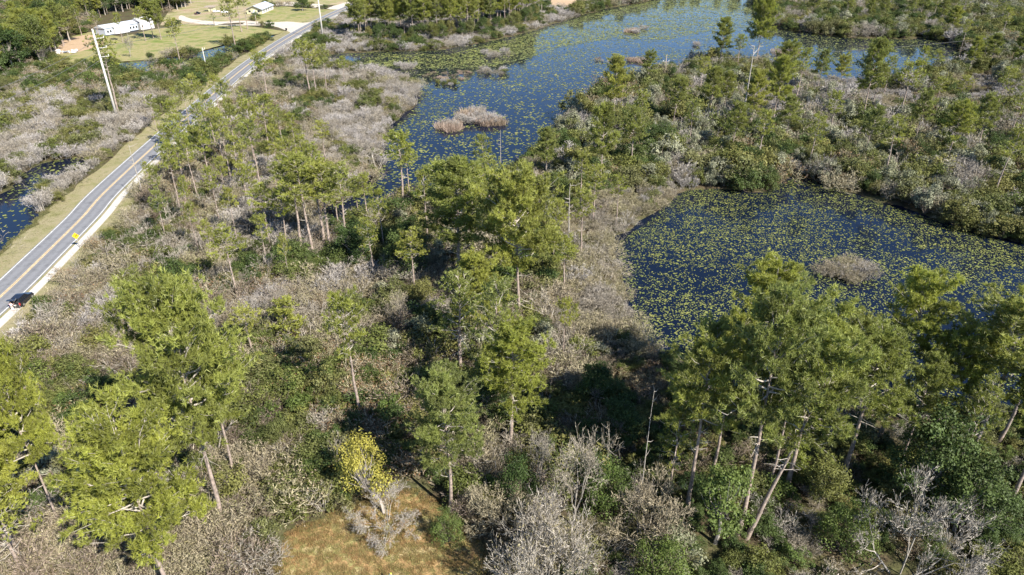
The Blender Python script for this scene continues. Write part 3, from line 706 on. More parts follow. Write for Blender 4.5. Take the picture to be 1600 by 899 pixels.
for (bx, by, ty, lb, k) in ((283,104,28,'tall pine with pale bare top between lawn and ditch','slim1'),(378,50,-14,'left tall pine at the near edge of the drive','slim2'),
        (387,46,-10,'right tall pine at the near edge of the drive','slim0'),(252,62,4,'pine on the lawn right of the white trailer','tall2'),
        (368,74,-4,'thin leaning pine in the ditch before the drive','slim3'),(128,56,10,'pine beside the orange dirt patch','slim2'),
        (186,182,60,'thin dead looking pine beside the white power pole','slim1'),(240,60,2,'second pine on the lawn behind the trailers','tall0'),(228,64,12,'slim pine in front of the white shed','slim3'),(158,66,18,'slim pine in front of the trailer end','slim0'),(192,66,22,'slim pine in front of the trailer porch','slim2')):
    g = G(bx, by); plant('pine_tree', k, g[0], g[1], tree_h(g[1], ty), lb, 'pine tree', 'pine trees')
lone('oak_tree', 'oak0', 473, 17, -4, 'round dark oak on the lawn island by the far drive', 'tree', 1.6)
lone('yellow_tree', 'yellowtree', 600, 802, 682, 'yellow leaved tree at the top of the clearing', 'tree', .72, (math.radians(-3), math.radians(-14)))
lone('light_green_tree', 'youngoak', 1117, 850, 728, 'light green leafy tree with white trunk before the right stand', 'tree', .85, keep=1.3)
lone('bare_tree', 'baretree1', 893, 822, 655, 'tallest white stemmed bare tree right of the clearing', 'bare tree', .6)
lone('bare_tree', 'baretree2', 842, 768, 668, 'smaller bare tree left of the tallest bare one', 'bare tree', .6)
lone('bare_tree', 'baretree0', 872, 806, 700, 'thin bare sapling beside the tallest bare tree', 'bare tree', .55)
lone('bare_tree', 'baretree0', 976, 806, 700, 'thin bare tree at the heap of fallen brush', 'bare tree', .6)
lone('bare_bush', 'bigbush', 856, 925, 800, 'big pale twiggy bush at the bottom edge right of the clearing', 'bush', .60, keep=2.6)
lone('bare_bush', 'brush', 792, 812, 745, 'spiky bare bush on the right side of the clearing', 'bush', .9)
lone('fallen_brush', 'brush', 1005, 838, 738, 'mauve tangle of fallen brush left of the light green tree', 'brush', .7, keep=2.6)
lone('dead_tree', 'deadfall', 1408, 900, 745, 'fallen grey dead tree spreading its limbs at the lower right', 'dead tree', .55, keep=3.0)
lone('dead_tree', 'deadfall', 606, 822, 760, 'grey leafless limbs under the yellow tree', 'dead tree', .8)
lone('dead_tree', 'baretree1', 205, 90, 52, 'white dead tree leaning at the left of the lawn', 'dead tree', .7, (0, .1))
lone('dead_tree', 'baretree1', 68, 104, 66, 'forked grey dead tree by the rubbish heap', 'dead tree', .7, (0, .2))
lone('bare_tree', 'baretree2', 446, 520, 440, 'bare spreading tree right behind the largest left pine', 'bare tree', .8)
lone('bare_tree', 'baretree0', 600, 452, 400, 'whitish bare tree in the dark shade left of centre', 'bare tree', 1.0)
lone('bare_tree', 'baretree2', 626, 520, 448, 'pale bare tree in shrubs left of the ragged centre pine', 'bare tree', .7)
lone('bare_tree', 'baretree1', 520, 225, 182, 'forked dead tree in the mauve brush by the lake', 'bare tree', .8)
lone('bare_tree', 'baretree0', 412, 338, 280, 'whitish bare tree among the thin pines', 'bare tree', .8)
for bx, by, ty, w, lb in ((948,802,732,.8,'rounded dark green bush right of the bare trees'),(1312,862,790,.75,'bright green bush left of the fallen grey tree'),
        (1030,920,850,.9,'dark green bush at the bottom edge below the fallen brush'),(805,800,715,.5,'leafy green sapling beside the spiky bare bush'),
        (700,846,800,.7,'green shrub on the right rim of the clearing')):
    lone('green_bush', 'bush%d' % (int(bx) % 2), bx, by, ty, lb, 'bush', w)
for bx, by, ty, w, lb in ((1432,800,655,.8,'tall leafy thicket tree with brown tinge right of the fallen tree'),(1490,830,720,.9,'leafy tree in the shade at the lower right'),
        (560,420,352,1.1,'dark evergreen in shade left of the tall centre pine'),(640,440,360,1.1,'dark evergreen at the foot of the tall centre pine'),
        (870,330,270,1.0,'evergreen beside the bare dead trunk'),(1030,250,195,1.1,'dark evergreen among pale shrubs right of the lake'),
        (760,660,575,.9,'dark evergreen in shadow under the centre pines'),(930,640,575,1.1,'dark leafy tree in shade below the lily pond bank')):
    lone('evergreen_tree', 'oak%d' % (int(bx) % 2), bx, by, ty, lb, 'tree', w)
# pines of the same wood just outside the view, whose shade falls into it
for k, (x, y, h) in enumerate(((34,24,18),(28,18,17),(12,24,13))):
    plant('pine_tree', ('tall0','broad1','tall3','broad2')[k % 4], x, y, h, ORDL[k] + ' pine beyond the lower right edge, only its shade in view', 'pine tree', 'pines beyond the lower right edge', .9)

# ------------------------------------------------------------------ thicket: shrubs
def cumpick(u, tab):
    names = [t[0] for t in tab]; c = np.cumsum([t[1] for t in tab]); c = c / c[-1]
    return np.array(names)[np.minimum(np.searchsorted(c, u), len(names) - 1)]
ZT = {
 'A': ([('grey',.36),('sapl',.07),('mauve',.25),('brown',.12),('olive',.20)], 'left of the road', (2.2, 3.6)),
 'A2': ([('olive',.34),('green',.12),('dark',.2),('grey',.24),('rust',.1)], 'at the upper left beyond the channel', (2.0, 4.0)),
 'B': ([('mauve',.08),('brown',.24),('dusk',.08),('sapl',.14),('grey',.18),('rust',.07),('olive',.22),('dark',.07)], 'in the tan thicket between road and lake', (2.0, 3.6)),
 'BL': ([('mauve',.40),('sapl',.07),('grey',.30),('brown',.11),('olive',.12)], 'in the grey brush on the left lake shore', (2.0, 3.4)),
 'C': ([('brown',.08),('dusk',.27),('sapl',.05),('grey',.06),('olive',.32),('green',.05),('dark',.16),('rust',.06)], 'on the floor of the near pine wood', (1.8, 3.6)),
 'D': ([('rust',.05),('dusk',.16),('olive',.30),('dark',.42),('green',.04),('grey',.08)], 'in the shade under the right pine stand', (1.1, 2.5)),
 'E': ([('grey',.09),('sapl',.06),('brown',.13),('dusk',.10),('silver',.14),('olive',.26),('dark',.18),('green',.08)], 'between the centre pines and the water', (2.2, 4.4)),
 'EB': ([('grey',.29),('sapl',.06),('brown',.42),('mauve',.16),('olive',.08)], 'on the left bank of the lily pond', (1.8, 3.0)),
 'Fz': ([('mauve',.10),('brown',.08),('grey',.12),('silver',.24),('olive',.30),('dark',.16),('rust',.04)], 'on the land between lake and lily pond', (2.8, 5.8)),
 'FM': ([('mauve',.40),('brown',.30),('rust',.14),('olive',.16)], 'in the tan meadow right of the lake', (1.4, 2.4)),
 'FF': ([('grey',.20),('silver',.16),('olive',.38),('dark',.22),('mauve',.04)], 'beyond the right arm of the lake', (3.0, 6.0)),
 'FS': ([('mauve',.42),('grey',.22),('olive',.22),('dark',.14)], 'along the foot of the far wood', (1.6, 3.2)),
}
cells = []
for y0, y1, st in ((42, 110, 1.95), (110, 200, 2.4), (200, 330, 3.0), (330, 575, 4.0)):
    gx = np.arange(-420, 420, st); gy = np.arange(y0, y1, st); a, b = np.meshgrid(gx, gy)
    a = a + RS.uniform(-.5, .5, a.shape) * st; b = b + RS.uniform(-.5, .5, b.shape) * st
    cells.append(np.stack([a.ravel(), b.ravel(), np.full(a.size, st)], 1))
cells = np.concatenate(cells)
px, py = proj(cells[:, 0], cells[:, 1]); ok = (px > -140) & (px < 1740) & (py < 1010)
cells = cells[ok]; cx, cy = cells[:, 0], cells[:, 1]; px, py = px[ok], py[ok]
ok = pdist(cx, cy, ROADC, False) > 8.2 + vnoise(cx, cy, 6) * 2.2
for nm_, p in WATERS: ok &= sdist(cx, cy, p) + (vnoise(cx, cy, 7.0) - .5) * (14.0 if nm_ == 'ditch_pond' else 3.0) > (-1.5 if nm_ == 'ditch_pond' else -.3 if nm_ == 'roadside_channel' else .2)
for p, m in ((LAWN, 1.0), (LAWN2, 0), (YARD, 0), (CLEAR, 1.9), (SAND, 0), (FARDIRT, 0), (DR1, 1.5), (DR2, 1.5), (GA([(140,64),(146,22),(200,12),(262,14),(262,62)]), 0)): ok &= sdist(cx, cy, p) > m
for kx, ky, kr in KEEP: ok &= np.hypot(cx - kx, cy - ky) > kr
cells, cx, cy, px, py = cells[ok], cx[ok], cy[ok], px[ok], py[ok]
rx = np.interp(cy, roadxy[:, 1], roadxy[:, 0])
zone = np.full(len(cx), 'C ', dtype='<U2'); zone[:] = 'C'
zone[(px < 640) & (py < 575)] = 'B'
zone[(px >= 600) & (px < 1000) & (py < 570)] = 'E'
zone[(px < 660) & (px > 440) & (py < 262) & (sdist(cx, cy, LAKE) < 26)] = 'BL'
zone[(px > 860) & (px < 1075) & (py > 290) & (py < 560) & (sdist(cx, cy, POND) < 15)] = 'EB'
zone[(px > 940) & (py > 560)] = 'D'
zone[(px >= 880) & (py < 300)] = 'Fz'; zone[(px > 1060) & (py >= 300) & (py < 420)] = 'Fz'
zone[(py < 190) & (py > 118) & (px > 1170) & (px < 1560) & (vnoise(cx, cy, 22) > .42)] = 'FM'
zone[(px > 1150) & (py < 72)] = 'FF'
zone[(px < 900) & (py < 80) & (cx > rx)] = 'FS'
zone[cx < rx] = 'A'; zone[(cx < rx) & (py < 150)] = 'A2'
n = len(cx); u = np.clip(.5 + (vnoise(cx + 300, cy, 9.0) - .5) * 1.1 + (RS.rand(n) - .5) * .75, 0, .999)
spec = np.empty(n, dtype='<U6'); hgt = np.empty(n); vis = np.array([len(k) for k in zone])
for z, (tab, _, hr) in ZT.items():
    m = zone == z; spec[m] = cumpick(u[m], tab); hgt[m] = hr[0] + (hr[1] - hr[0]) * (.55 * vnoise(cx[m], cy[m], 8.0) + .45 * RS.rand(m.sum()))
hgt *= np.where(cells[:, 2] > 2.8, 1.25, 1.12) * RS.choice([.75, 1.0, 1.0, 1.35], n)
hgt[spec == 'sapl'] *= 1.45
gz = ground_z(cx, cy) - .06
NVAR = {'olive':3,'dark':3,'silver':3,'grey':3,'brown':3,'mauve':3,'green':2,'rust':2,'sapl':3,'dusk':3}
LOOK = {'olive':('leafy_shrub','olive green leafy shrub'),'dark':('leafy_shrub','dark green glossy shrub'),'silver':('leafy_shrub','silvery pale leaved shrub'),
        'grey':('bare_shrub','grey leafless twiggy shrub'),'brown':('bare_shrub','brown shrub with tan leaves'),'mauve':('bare_shrub','mauve grey bare brush clump'),
        'green':('leafy_shrub','bright green leafy shrub'),'rust':('bare_shrub','rust brown leafy shrub'),'dusk':('bare_shrub','dusky brown twiggy shrub'),'sapl':('bare_sapling','pale bare leaning sapling')}
QUOTA = {'olive':110,'dark':85,'silver':50,'green':45,'grey':80,'brown':70,'mauve':70,'rust':30,'sapl':60,'dusk':100}
MASS = {'olive':'olive green mass of shrubs filling the swamp thicket','dark':'dark green mass of evergreen shrubs under the trees','silver':'silvery mass of pale leaved shrubs by the water',
        'grey':'grey mass of bare twigs in the leafless thicket','brown':'tan brown mass of dry twiggy undergrowth','mauve':'mauve grey mass of bare brush along the shores',
        'green':'fresh green undergrowth scattered through the thicket','rust':'rusty brown undergrowth scattered in the thicket','dusk':'dusky brown twigs filling the floor of the pine wood','sapl':'pale bare saplings standing scattered through the thicket'}
dep = cy * CP + H * SP; onscr = (px > 8) & (px < 1592) & (py > 8) & (py < 893)

# small evergreens rising out of the shrubs
ev = np.where(np.isin(zone, ['Fz', 'E', 'FF', 'C', 'D', 'A2']) & onscr & (RS.rand(n) < np.where(zone == 'C', .007, .014)))[0]; EVER = []
for i in ev:
    k = RS.choice(['oak0', 'oak1', 'silver1', 'oak1']); hh = RS.uniform(4.2, 7.2) * (.8 if k == 'silver1' else 1)
    EVER.append((px[i], py[i], plant('small_tree', k, cx[i], cy[i], hh, 'x', 'tree', 'small leafy trees ' + ZT[zone[i]][1], RS.uniform(.8, 1.2), rz=RS.rand() * 6.28, z=gz[i])))
SRC = {}
def source(me_key):
    """one mesh of all parts, used by the scattered masses"""
    if me_key in SRC: return SRC[me_key]
    p = LIB[me_key]['parts']; me = bpy.data.meshes.new(me_key + '_mass'); bm = bmesh.new()
    mats = []
    for i, (_, m) in enumerate(p):
        k0 = len(bm.faces); bm.from_mesh(m); bm.faces.ensure_lookup_table(); mats.append(m.materials[0])
        for f in bm.faces[k0:]: f.material_index = i
    bm.to_mesh(me); bm.free()
    for m in mats: me.materials.append(m)
    o = bpy.data.objects.new(me_key + '_source', me); SRC[me_key] = o; return o
def scatter(name, pts, rot, scl, var, keys, label, kind='stuff'):
    me = bpy.data.meshes.new(name); me.from_pydata([tuple(p) for p in pts], [], [])
    for nm, tp, dt in (('rot', 'FLOAT_VECTOR', rot), ('scl', 'FLOAT_VECTOR', scl)):
        me.attributes.new(nm, tp, 'POINT').data.foreach_set('vector', np.asarray(dt, np.float32).ravel())
    me.attributes.new('vi', 'INT', 'POINT').data.foreach_set('value', np.asarray(var, np.int32))
    o = put(name, me); tag(o, label, kind=kind)
    ng = bpy.data.node_groups.new(name, 'GeometryNodeTree')
    ng.interface.new_socket('Geometry', in_out='INPUT', socket_type='NodeSocketGeometry'); ng.interface.new_socket('Geometry', in_out='OUTPUT', socket_type='NodeSocketGeometry')
    N, L = ng.nodes, ng.links; gi = N.new('NodeGroupInput'); go = N.new('NodeGroupOutput'); jn = N.new('GeometryNodeJoinGeometry')
    def attr(nm, dt):
        a = N.new('GeometryNodeInputNamedAttribute'); a.data_type = dt; a.inputs['Name'].default_value = nm; return a.outputs[0]
    ra, sa, va = attr('rot', 'FLOAT_VECTOR'), attr('scl', 'FLOAT_VECTOR'), attr('vi', 'INT')
    for k, key in enumerate(keys):
        c = N.new('FunctionNodeCompare'); c.data_type = 'INT'; c.operation = 'EQUAL'
        L.new(va, c.inputs[2]); c.inputs[3].default_value = k
        oi = N.new('GeometryNodeObjectInfo'); oi.inputs['Object'].default_value = source(key); oi.inputs['As Instance'].default_value = True
        ip = N.new('GeometryNodeInstanceOnPoints'); L.new(gi.outputs[0], ip.inputs['Points']); L.new(c.outputs[0], ip.inputs['Selection'])
        L.new(oi.outputs['Geometry'], ip.inputs['Instance']); L.new(ra, ip.inputs['Rotation']); L.new(sa, ip.inputs['Scale'])
        L.new(ip.outputs[0], jn.inputs[0])
    L.new(jn.outputs[0], go.inputs[0])
    md = o.modifiers.new('scatter', 'NODES'); md.node_group = ng
    return o
ORD = np.random.RandomState(3)
MARKS = [(590,790,'the yellow tree'),(560,860,'the clearing'),(1117,840,'the light green tree'),(1402,850,'the fallen grey tree'),(347,790,'the largest left pine'),
 (230,880,'the bottom left pine'),(100,800,'the pale limbed left pine'),(565,650,'the lone slender pine'),(716,470,'the tall centre pine'),(810,510,'the brightest centre pine'),
 (704,790,'the vine wrapped pine'),(796,700,'the single bare trunk'),(880,570,'the small slim pine'),(1073,790,'the left end of the right stand'),(1155,830,'the tallest right pine'),
 (1318,750,'the wide low pine'),(1438,740,'the yellow tipped pine'),(1572,780,'the right edge trunk'),(893,815,'the tallest bare tree'),(858,890,'the big pale bush'),
 (1005,815,'the fallen brush'),(1040,880,'the bottom edge'),(1312,860,'the bright green bush'),(1500,860,'the lower right corner'),(373,470,'the lone yellow green pine'),(100,520,'the parked black car'),
 (180,430,'the yellow road sign'),(225,490,'the dark pool'),(450,520,'the small bushy pine'),(30,740,'the left edge'),(620,500,'the pale bare tree'),(490,400,'the row of slim pines'),
 (960,470,'the left bank of the lily pond'),(1070,620,'the near bank of the lily pond'),(1500,700,'the wide dark pine'),(1230,900,'the white plumes'),(440,640,'the floor left of the slender pine'),
 (300,620,'the thicket behind the left pines'),(430,780,'the hollow left of the yellow tree'),(650,700,'the hollow behind the yellow tree'),(900,700,'the hollow left of the right stand'),
 (560,560,'the ragged centre pine'),(860,430,'the bare dead trunk'),(930,250,'the lakeside pines'),(1200,240,'the white dead trunk'),(1330,320,'the far bank of the lily pond'),
 (1520,330,'the right bank of the lily pond'),(1000,620,'the pale snag'),(330,330,'the thin pines beside the road'),(90,300,'the channel left of the road'),(560,190,'the left lake shore'),(650,330,'the tip of the lake'),(1100,200,'the pines left of the white dead trunk'),(1020,280,'the upper tip of the lily pond'),(1350,230,'the tan meadow'),(1460,260,'the pines right of the meadow'),(1570,230,'the dark spreading pine'),(1300,40,'the brush beyond the lake'),(1450,50,'the bare armed far pine'),(1560,60,'the upper right corner'),(1220,30,'the far end of the lake'),(40,150,'the upper left wood'),(150,130,'the white power pole'),(230,150,'the ditch pond'),(60,210,'the grey brush left of the road'),(780,380,'the foot of the centre pines'),(880,320,'the dead trunk'),(1250,180,'the bright pine')]
ORDN = ['nearest','second nearest','third nearest','fourth nearest','fifth nearest','sixth nearest','seventh nearest','eighth nearest','ninth nearest','tenth nearest','eleventh nearest','twelfth nearest'] + ['%s nearest' % w for w in ('thirteenth','fourteenth','fifteenth','sixteenth','seventeenth','eighteenth','nineteenth','twentieth')]
def mark_labels(items, look):
    """items: (px, py, object); each is told by the landmark it grows by and its order from the viewer"""
    by = {}
    for a, b, o in items:
        k = min(MARKS, key=lambda m: (m[0] - a) ** 2 + (1.6 * (m[1] - b)) ** 2)[2]; by.setdefault(k, []).append((-b, a, o))
    for k, L in by.items():
        L.sort(key=lambda t: t[:2])
        for i, (_, _, o) in enumerate(L):
            o['label'] = (ORDN[i] + ' ' if len(L) > 1 and i < 20 else ('farther ' if len(L) > 1 else '')) + look + ' by ' + k
mark_labels(EVER, 'small leafy tree')
for sp, nv in NVAR.items():
    ids = np.where(spec == sp)[0]
    big = ids[np.argsort(-(hgt[ids] / dep[ids]) * onscr[ids])]
    # individuals: the largest in view, thinned so that they are spread about
    near = big[:QUOTA[sp] * 2]; ORD.shuffle(near); mine = near[:QUOTA[sp]]; rest = np.setdiff1d(ids, mine)
    made = []
    for i in mine:
        where = ZT[zone[i]][1]
        o_ = plant(LOOK[sp][0], '%s%d' % (sp, i % nv), cx[i], cy[i], hgt[i], LOOK[sp][1] + ' ' + where, 'shrub', {'leafy_shrub':'leafy shrubs','bare_shrub':'bare shrubs','bare_sapling':'bare saplings'}[LOOK[sp][0]] + ' ' + where,
              ORD.uniform(.9, 1.3), rz=ORD.rand() * 6.28, z=gz[i], lean=(ORD.normal() * .08, ORD.normal() * .08)); made.append((px[i], py[i], o_))
    mark_labels(made, LOOK[sp][1])
    h0 = LIB[sp + '0']['h']; s = hgt[rest] / h0; w = s * ORD.uniform(.9, 1.35, len(rest)) * np.where(np.isin(zone[rest], ['Fz', 'FF']), .74, 1.0) * np.where(cells[rest, 2] > 3, 1.25, 1.0)
    scatter(sp + '_thicket', np.stack([cx[rest], cy[rest], gz[rest]], 1),
            np.stack([ORD.normal(size=len(rest)) * .08, ORD.normal(size=len(rest)) * .08, ORD.rand(len(rest)) * 6.28], 1),
            np.stack([w, w, s], 1), rest % nv, ['%s%d' % (sp, k) for k in range(nv)], MASS[sp])
print('shrubs', n)
# ------------------------------------------------------------------ built things
M['pole'] = plain('pale_concrete_pole', (.56,.53,.48), .8, noise=.1, scale=1.5)
M['wood'] = plain('weathered_wood', (.30,.25,.20), .9, noise=.25, scale=2)
M['wire'] = plain('wire', (.12,.12,.12), .5)
M['steel'] = plain('galvanised_steel', (.45,.46,.47), .4, .6)
M['glass'] = plain('car_glass', (.015,.018,.022), .08, spec=.6)
M['black_paint'] = plain('black_paint', (.010,.011,.018), .16, spec=.6)
M['white_paint'] = plain('white_paint', (.72,.73,.74), .3, spec=.5)
M['grey_paint'] = plain('grey_paint', (.22,.24,.28), .3, spec=.5)
M['rubber'] = plain('rubber', (.02,.02,.02), .8)
M['rim'] = plain('alloy', (.45,.45,.46), .35, .7)
M['red_lamp'] = plain('red_lamp', (.42,.03,.03), .25)
M['clear_lamp'] = plain('clear_lamp', (.75,.75,.72), .2)
M['dark'+'_trim'] = plain('dark_trim', (.03,.03,.032), .6)
M['siding'] = plain('white_siding', (.58,.57,.55), .6, noise=.06, scale=1)
M['siding_b'] = plain('blue_grey_siding', (.40,.45,.52), .6, noise=.08, scale=1)
M['metal_roof'] = plain('metal_roof', (.50,.53,.57), .45, .2, noise=.1, scale=.6)
M['beige_wall'] = plain('beige_wall', (.50,.47,.30), .8, noise=.06)
M['green_roof'] = plain('faded_green_roof', (.24,.30,.26), .7, noise=.1)
M['sign_yellow'] = plain('sign_yellow', (.80,.52,.02), .45)
M['ink'] = plain('sign_black', (.015,.015,.015), .5)

def box_part(name, lo, hi, mat, parent):
    b = MB(); b.box(lo, hi); return put(name, b.mesh(name, M[mat]), parent)
def tube_part(name, pts, rad, mat, parent, sides=8, smooth=True):
    b = MB(); b.tube(pts, rad, sides, True); return put(name, b.mesh(name, M[mat], smooth), parent)
def pole_at(name, bx, by, h, r0, r1, mat, label, arms=(), rz=0.0, cat='utility pole', steps=False):
    g = G(bx, by); e = empty(name, (g[0], g[1], 0), rz); tube_part('shaft', [(0, 0, -.3), (0, 0, h * .5), (0, 0, h)], [r0, (r0 + r1) / 2, r1], mat, e, 10)
    tips = []
    for z, ln in arms:
        a = tube_part('crossarm', [(0, 0, z), (ln * .5, 0, z + .08), (ln, 0, z + .18)], [.12, .11, .09], mat, e, 6)
        tube_part('insulator', [(ln * .97, 0, z + .2), (ln * .97, 0, z + .75)], [.11, .07], 'clear_lamp', a, 6)
        tips.append(Vector((g[0] + math.cos(rz) * ln * .97, g[1] + math.sin(rz) * ln * .97, z + .75)))
    if steps:
        for k in range(4):
            tube_part('bracket', [(0, 0, 3 + k * 1.6), (.45, 0, 3.05 + k * 1.6)], .06, 'dark_trim', e, 5)
    tag(e, label, cat); return e, tips, Vector((g[0], g[1], h))
p1, tips1, top1 = pole_at('utility_pole', 185, 191, 28.4, .42, .24, 'pole', 'tall white concrete power pole with three arms left of the road',
                    ((25.6, 2.6), (22.8, 2.6), (20.2, 2.6)), .25, steps=True)
p2, tips2, top2 = pole_at('utility_pole', 505, 62, 27, .42, .26, 'pole', 'white concrete power pole right of the road before the far wood', ((24.5, 2.4), (22, 2.4)), 2.8)
p3, tips3, top3 = pole_at('utility_pole', 325, 118, 11.0, .16, .11, 'pole', 'short grey pole standing in the ditch pond', ((10.2, .9),), .2)
p4, tips4, top4 = pole_at('utility_pole', 1037, 133, tree_h(G(1037, 133)[1], 86), .17, .12, 'wood', 'wooden power pole with crossarm on the lake bank',
                    ((8.6, 1.1), (8.6, -1.1)), .1)
def wire(a, b, sag, label, group):
    a, b = Vector(a), Vector(b); t = np.linspace(0, 1, 15)
    pts = [a.lerp(b, float(s)) - Vector((0, 0, 4 * sag * s * (1 - s))) for s in t]
    m = MB(); m.tube([tuple(p) for p in pts], .045, 4); tag(put('power_line', m.mesh('power_line', M['wire'])), label, 'wire', group)
for k, tp in enumerate(tips1):
    wire(tp, tp + Vector((11, -90, -1)), 1.6, ('top', 'middle', 'lowest')[k] + ' power line running left from the tall white pole', 'power lines')
    if k < 2: wire(tp, tips2[k], 3.0, ('upper', 'lower')[k] + ' power line spanning the two white poles', 'power lines')
wire(tips4[0], (tips4[0].x + 150, tips4[0].y + 40, tips4[0].z + 2), 1.2, 'power line crossing the right arm of the lake', 'power lines')

# warning sign: yellow diamond with a bent arrow
g = G(128, 388); e = empty('warning_sign', (g[0] - .4, g[1], 0.0), math.radians(8))
tube_part('post', [(0, 0, -.2), (0, 0, 2.6)], .045, 'steel', e, 6)
m = MB(); s = .72; zc = 2.75
m.loft([[(0, -.06, zc - s), (s, -.06, zc), (0, -.06, zc + s), (-s, -.06, zc)], [(0, -.09, zc - s), (s, -.09, zc), (0, -.09, zc + s), (-s, -.09, zc)]])
pl = put('plate', m.mesh('plate', M['sign_yellow']), e)
m = MB(); yy = -.096
m.add([(-.06, yy, zc - .38), (.06, yy, zc - .38), (.06, yy, zc - .05), (-.06, yy, zc + .05)], [(0, 1, 2, 3)])
m.add([(-.06, yy, zc + .05), (.06, yy, zc - .05), (.26, yy, zc + .12), (.18, yy, zc + .22)], [(0, 1, 2, 3)])
m.add([(.10, yy, zc + .28), (.32, yy, zc + .06), (.36, yy, zc + .34)], [(0, 1, 2)])
put('arrow', m.mesh('arrow', M['ink']), pl); tag(e, 'yellow diamond curve sign beside the sidewalk', 'sign')

def cyl(b, c, axis, r, w, n=14):
    c = np.array(c, float); a = np.array(axis, float); b.tube([c - a * w / 2, c - a * w * .35, c + a * w * .35, c + a * w / 2], [r * .93, r, r, r * .93], n, True)
def ring(x, hb, ht, z0, z1, c=.10):
    return [(x, -hb, z0 + c), (x, -hb + c, z0), (x, hb - c, z0), (x, hb, z0 + c), (x, ht, z1 - c), (x, ht - c * 1.3, z1), (x, -ht + c * 1.3, z1), (x, -ht, z1 - c)]
def car(name, loc, rz, paint, label, kind='suv', hatch=False):
    e = empty(name, loc, rz); b = MB()
    b.loft([ring(-2.28, .80, .78, .45, .92), ring(-2.15, .91, .88, .32, 1.02), ring(-1.0, .93, .90, .28, 1.04), ring(.9, .93, .90, .28, 1.02),
            ring(1.2, .92, .88, .28, .98), ring(2.05, .90, .82, .30, .86), ring(2.32, .80, .70, .42, .74)])
    body = put('body', b.mesh('body', M[paint], False), e)
    rear, zr = (-2.12, 1.66) if kind == 'suv' else (-.35, 1.62)
    b = MB(); b.loft([ring(rear, .86, .76, 1.0, 1.2 if kind == 'sedan' else 1.40, .05), ring(rear + .28, .86, .70, 1.0, zr, .05), ring(.15, .86, .70, 1.0, zr, .05), ring(.95, .86, .78, .98, 1.06, .03)])
    put('windows', b.mesh('windows', M['glass']), e)
    b = MB(); b.loft([[(x, -w, z), (x, w, z), (x, w * .94, z + .06), (x, -w * .94, z + .06)] for x, w, z in ((rear + .15, .69, zr - .04), (rear + .5, .72, zr), (-.2, .72, zr), (.22, .69, zr - .05))])
    put('roof', b.mesh('roof', M[paint]), e)
    for sy in (-1, 1):
        for xx in ((-1.1, -.05) if kind == 'suv' else (-.1,)):
            tube_part('pillar', [(xx - .05, sy * .875, 1.02), (xx, sy * .72, zr)], .05, paint, e, 4, False)
        for xx in (-1.42, 1.42):
            b = MB(); cyl(b, (xx, sy * .82, .35), (0, 1, 0), .36, .24); w = put('wheel', b.mesh('wheel', M['rubber'], True), e)
            b = MB(); cyl(b, (xx, sy * .90, .35), (0, 1, 0), .23, .10); put('rim', b.mesh('rim', M['rim']), w)
        box_part('headlight', (2.10, sy * .70 - .15, .62), (2.31, sy * .70 + .15, .74), 'clear_lamp', e)
        box_part('tail_lamp', (-2.31, sy * .78 - .10, .66), (-2.14, sy * .78 + .10, 1.06), 'red_lamp', e)
        box_part('mirror', (.70, sy * 1.0 - .10, 1.02), (.86, sy * 1.0 + .10, 1.18), paint, e)
    box_part('bumper', (-2.38, -.80, .40), (-2.24, .80, .60), 'dark_trim', e)
    box_part('number_plate', (-2.32, -.26, .66), (-2.295, .26, .80), 'clear_lamp', e)
    if hatch:
        b = MB(); b.box((-2.30, -.70, .62), (-2.292, .70, 1.0)); b.box((-2.14, -.66, 1.02), (-2.132, .66, 1.36))
        put('cargo_opening', b.mesh('cargo_opening', M['dark_trim']), e)
        b = MB(); z0, x0 = 1.70, -1.92
        b.loft([[(x0 + dx, -w, z0 + dz), (x0 + dx, w, z0 + dz), (x0 + dx + .02, w, z0 + dz + .07), (x0 + dx + .02, -w, z0 + dz + .07)] for dx, dz, w in ((0, 0, .70), (-.5, .18, .74), (-1.05, .22, .72))])
        t = put('tailgate', b.mesh('tailgate', M[paint]), e)
        b = MB(); b.loft([[(x0 + dx, -w, z0 + dz), (x0 + dx, w, z0 + dz), (x0 + dx, w, z0 + dz + .012), (x0 + dx, -w, z0 + dz + .012)] for dx, dz, w in ((-.06, .10, .55), (-.42, .235, .58))])
        put('rear_window', b.mesh('rear_window', M['glass']), t)
    return tag(e, label, 'car')
g = G(36.5, 473.5); j = np.argmin(np.abs(roadxy[:, 1] - g[1])); tg = d_ = roadxy[j + 1] - roadxy[j]; CAR_A = math.atan2(tg[1], tg[0])
CARP = np.array([np.interp(g[1], roadxy[:, 1], roadxy[:, 0]) + 5.15, g[1]])
car('parked_car', (CARP[0], CARP[1], .12), CAR_A, 'black_paint', 'black car parked on the sidewalk with its tailgate raised', 'suv', True)
def far_car(bx, by, rz, paint, label, kind='suv'):
    g = G(bx, by); car('parked_car', (g[0], g[1], .02), rz, paint, label, kind)
far_car(351, 20.5, .15, 'white_paint', 'white car in the yard left of the far house')
far_car(338, 19.5, .5, 'white_paint', 'white car beside the small yellowish shed', 'sedan')
far_car(309, 22.5, 1.2, 'black_paint', 'dark car alone in the yard behind the drive', 'sedan')
far_car(399, 21.8, .1, 'grey_paint', 'grey car parked before the gable end of the far house', 'sedan')

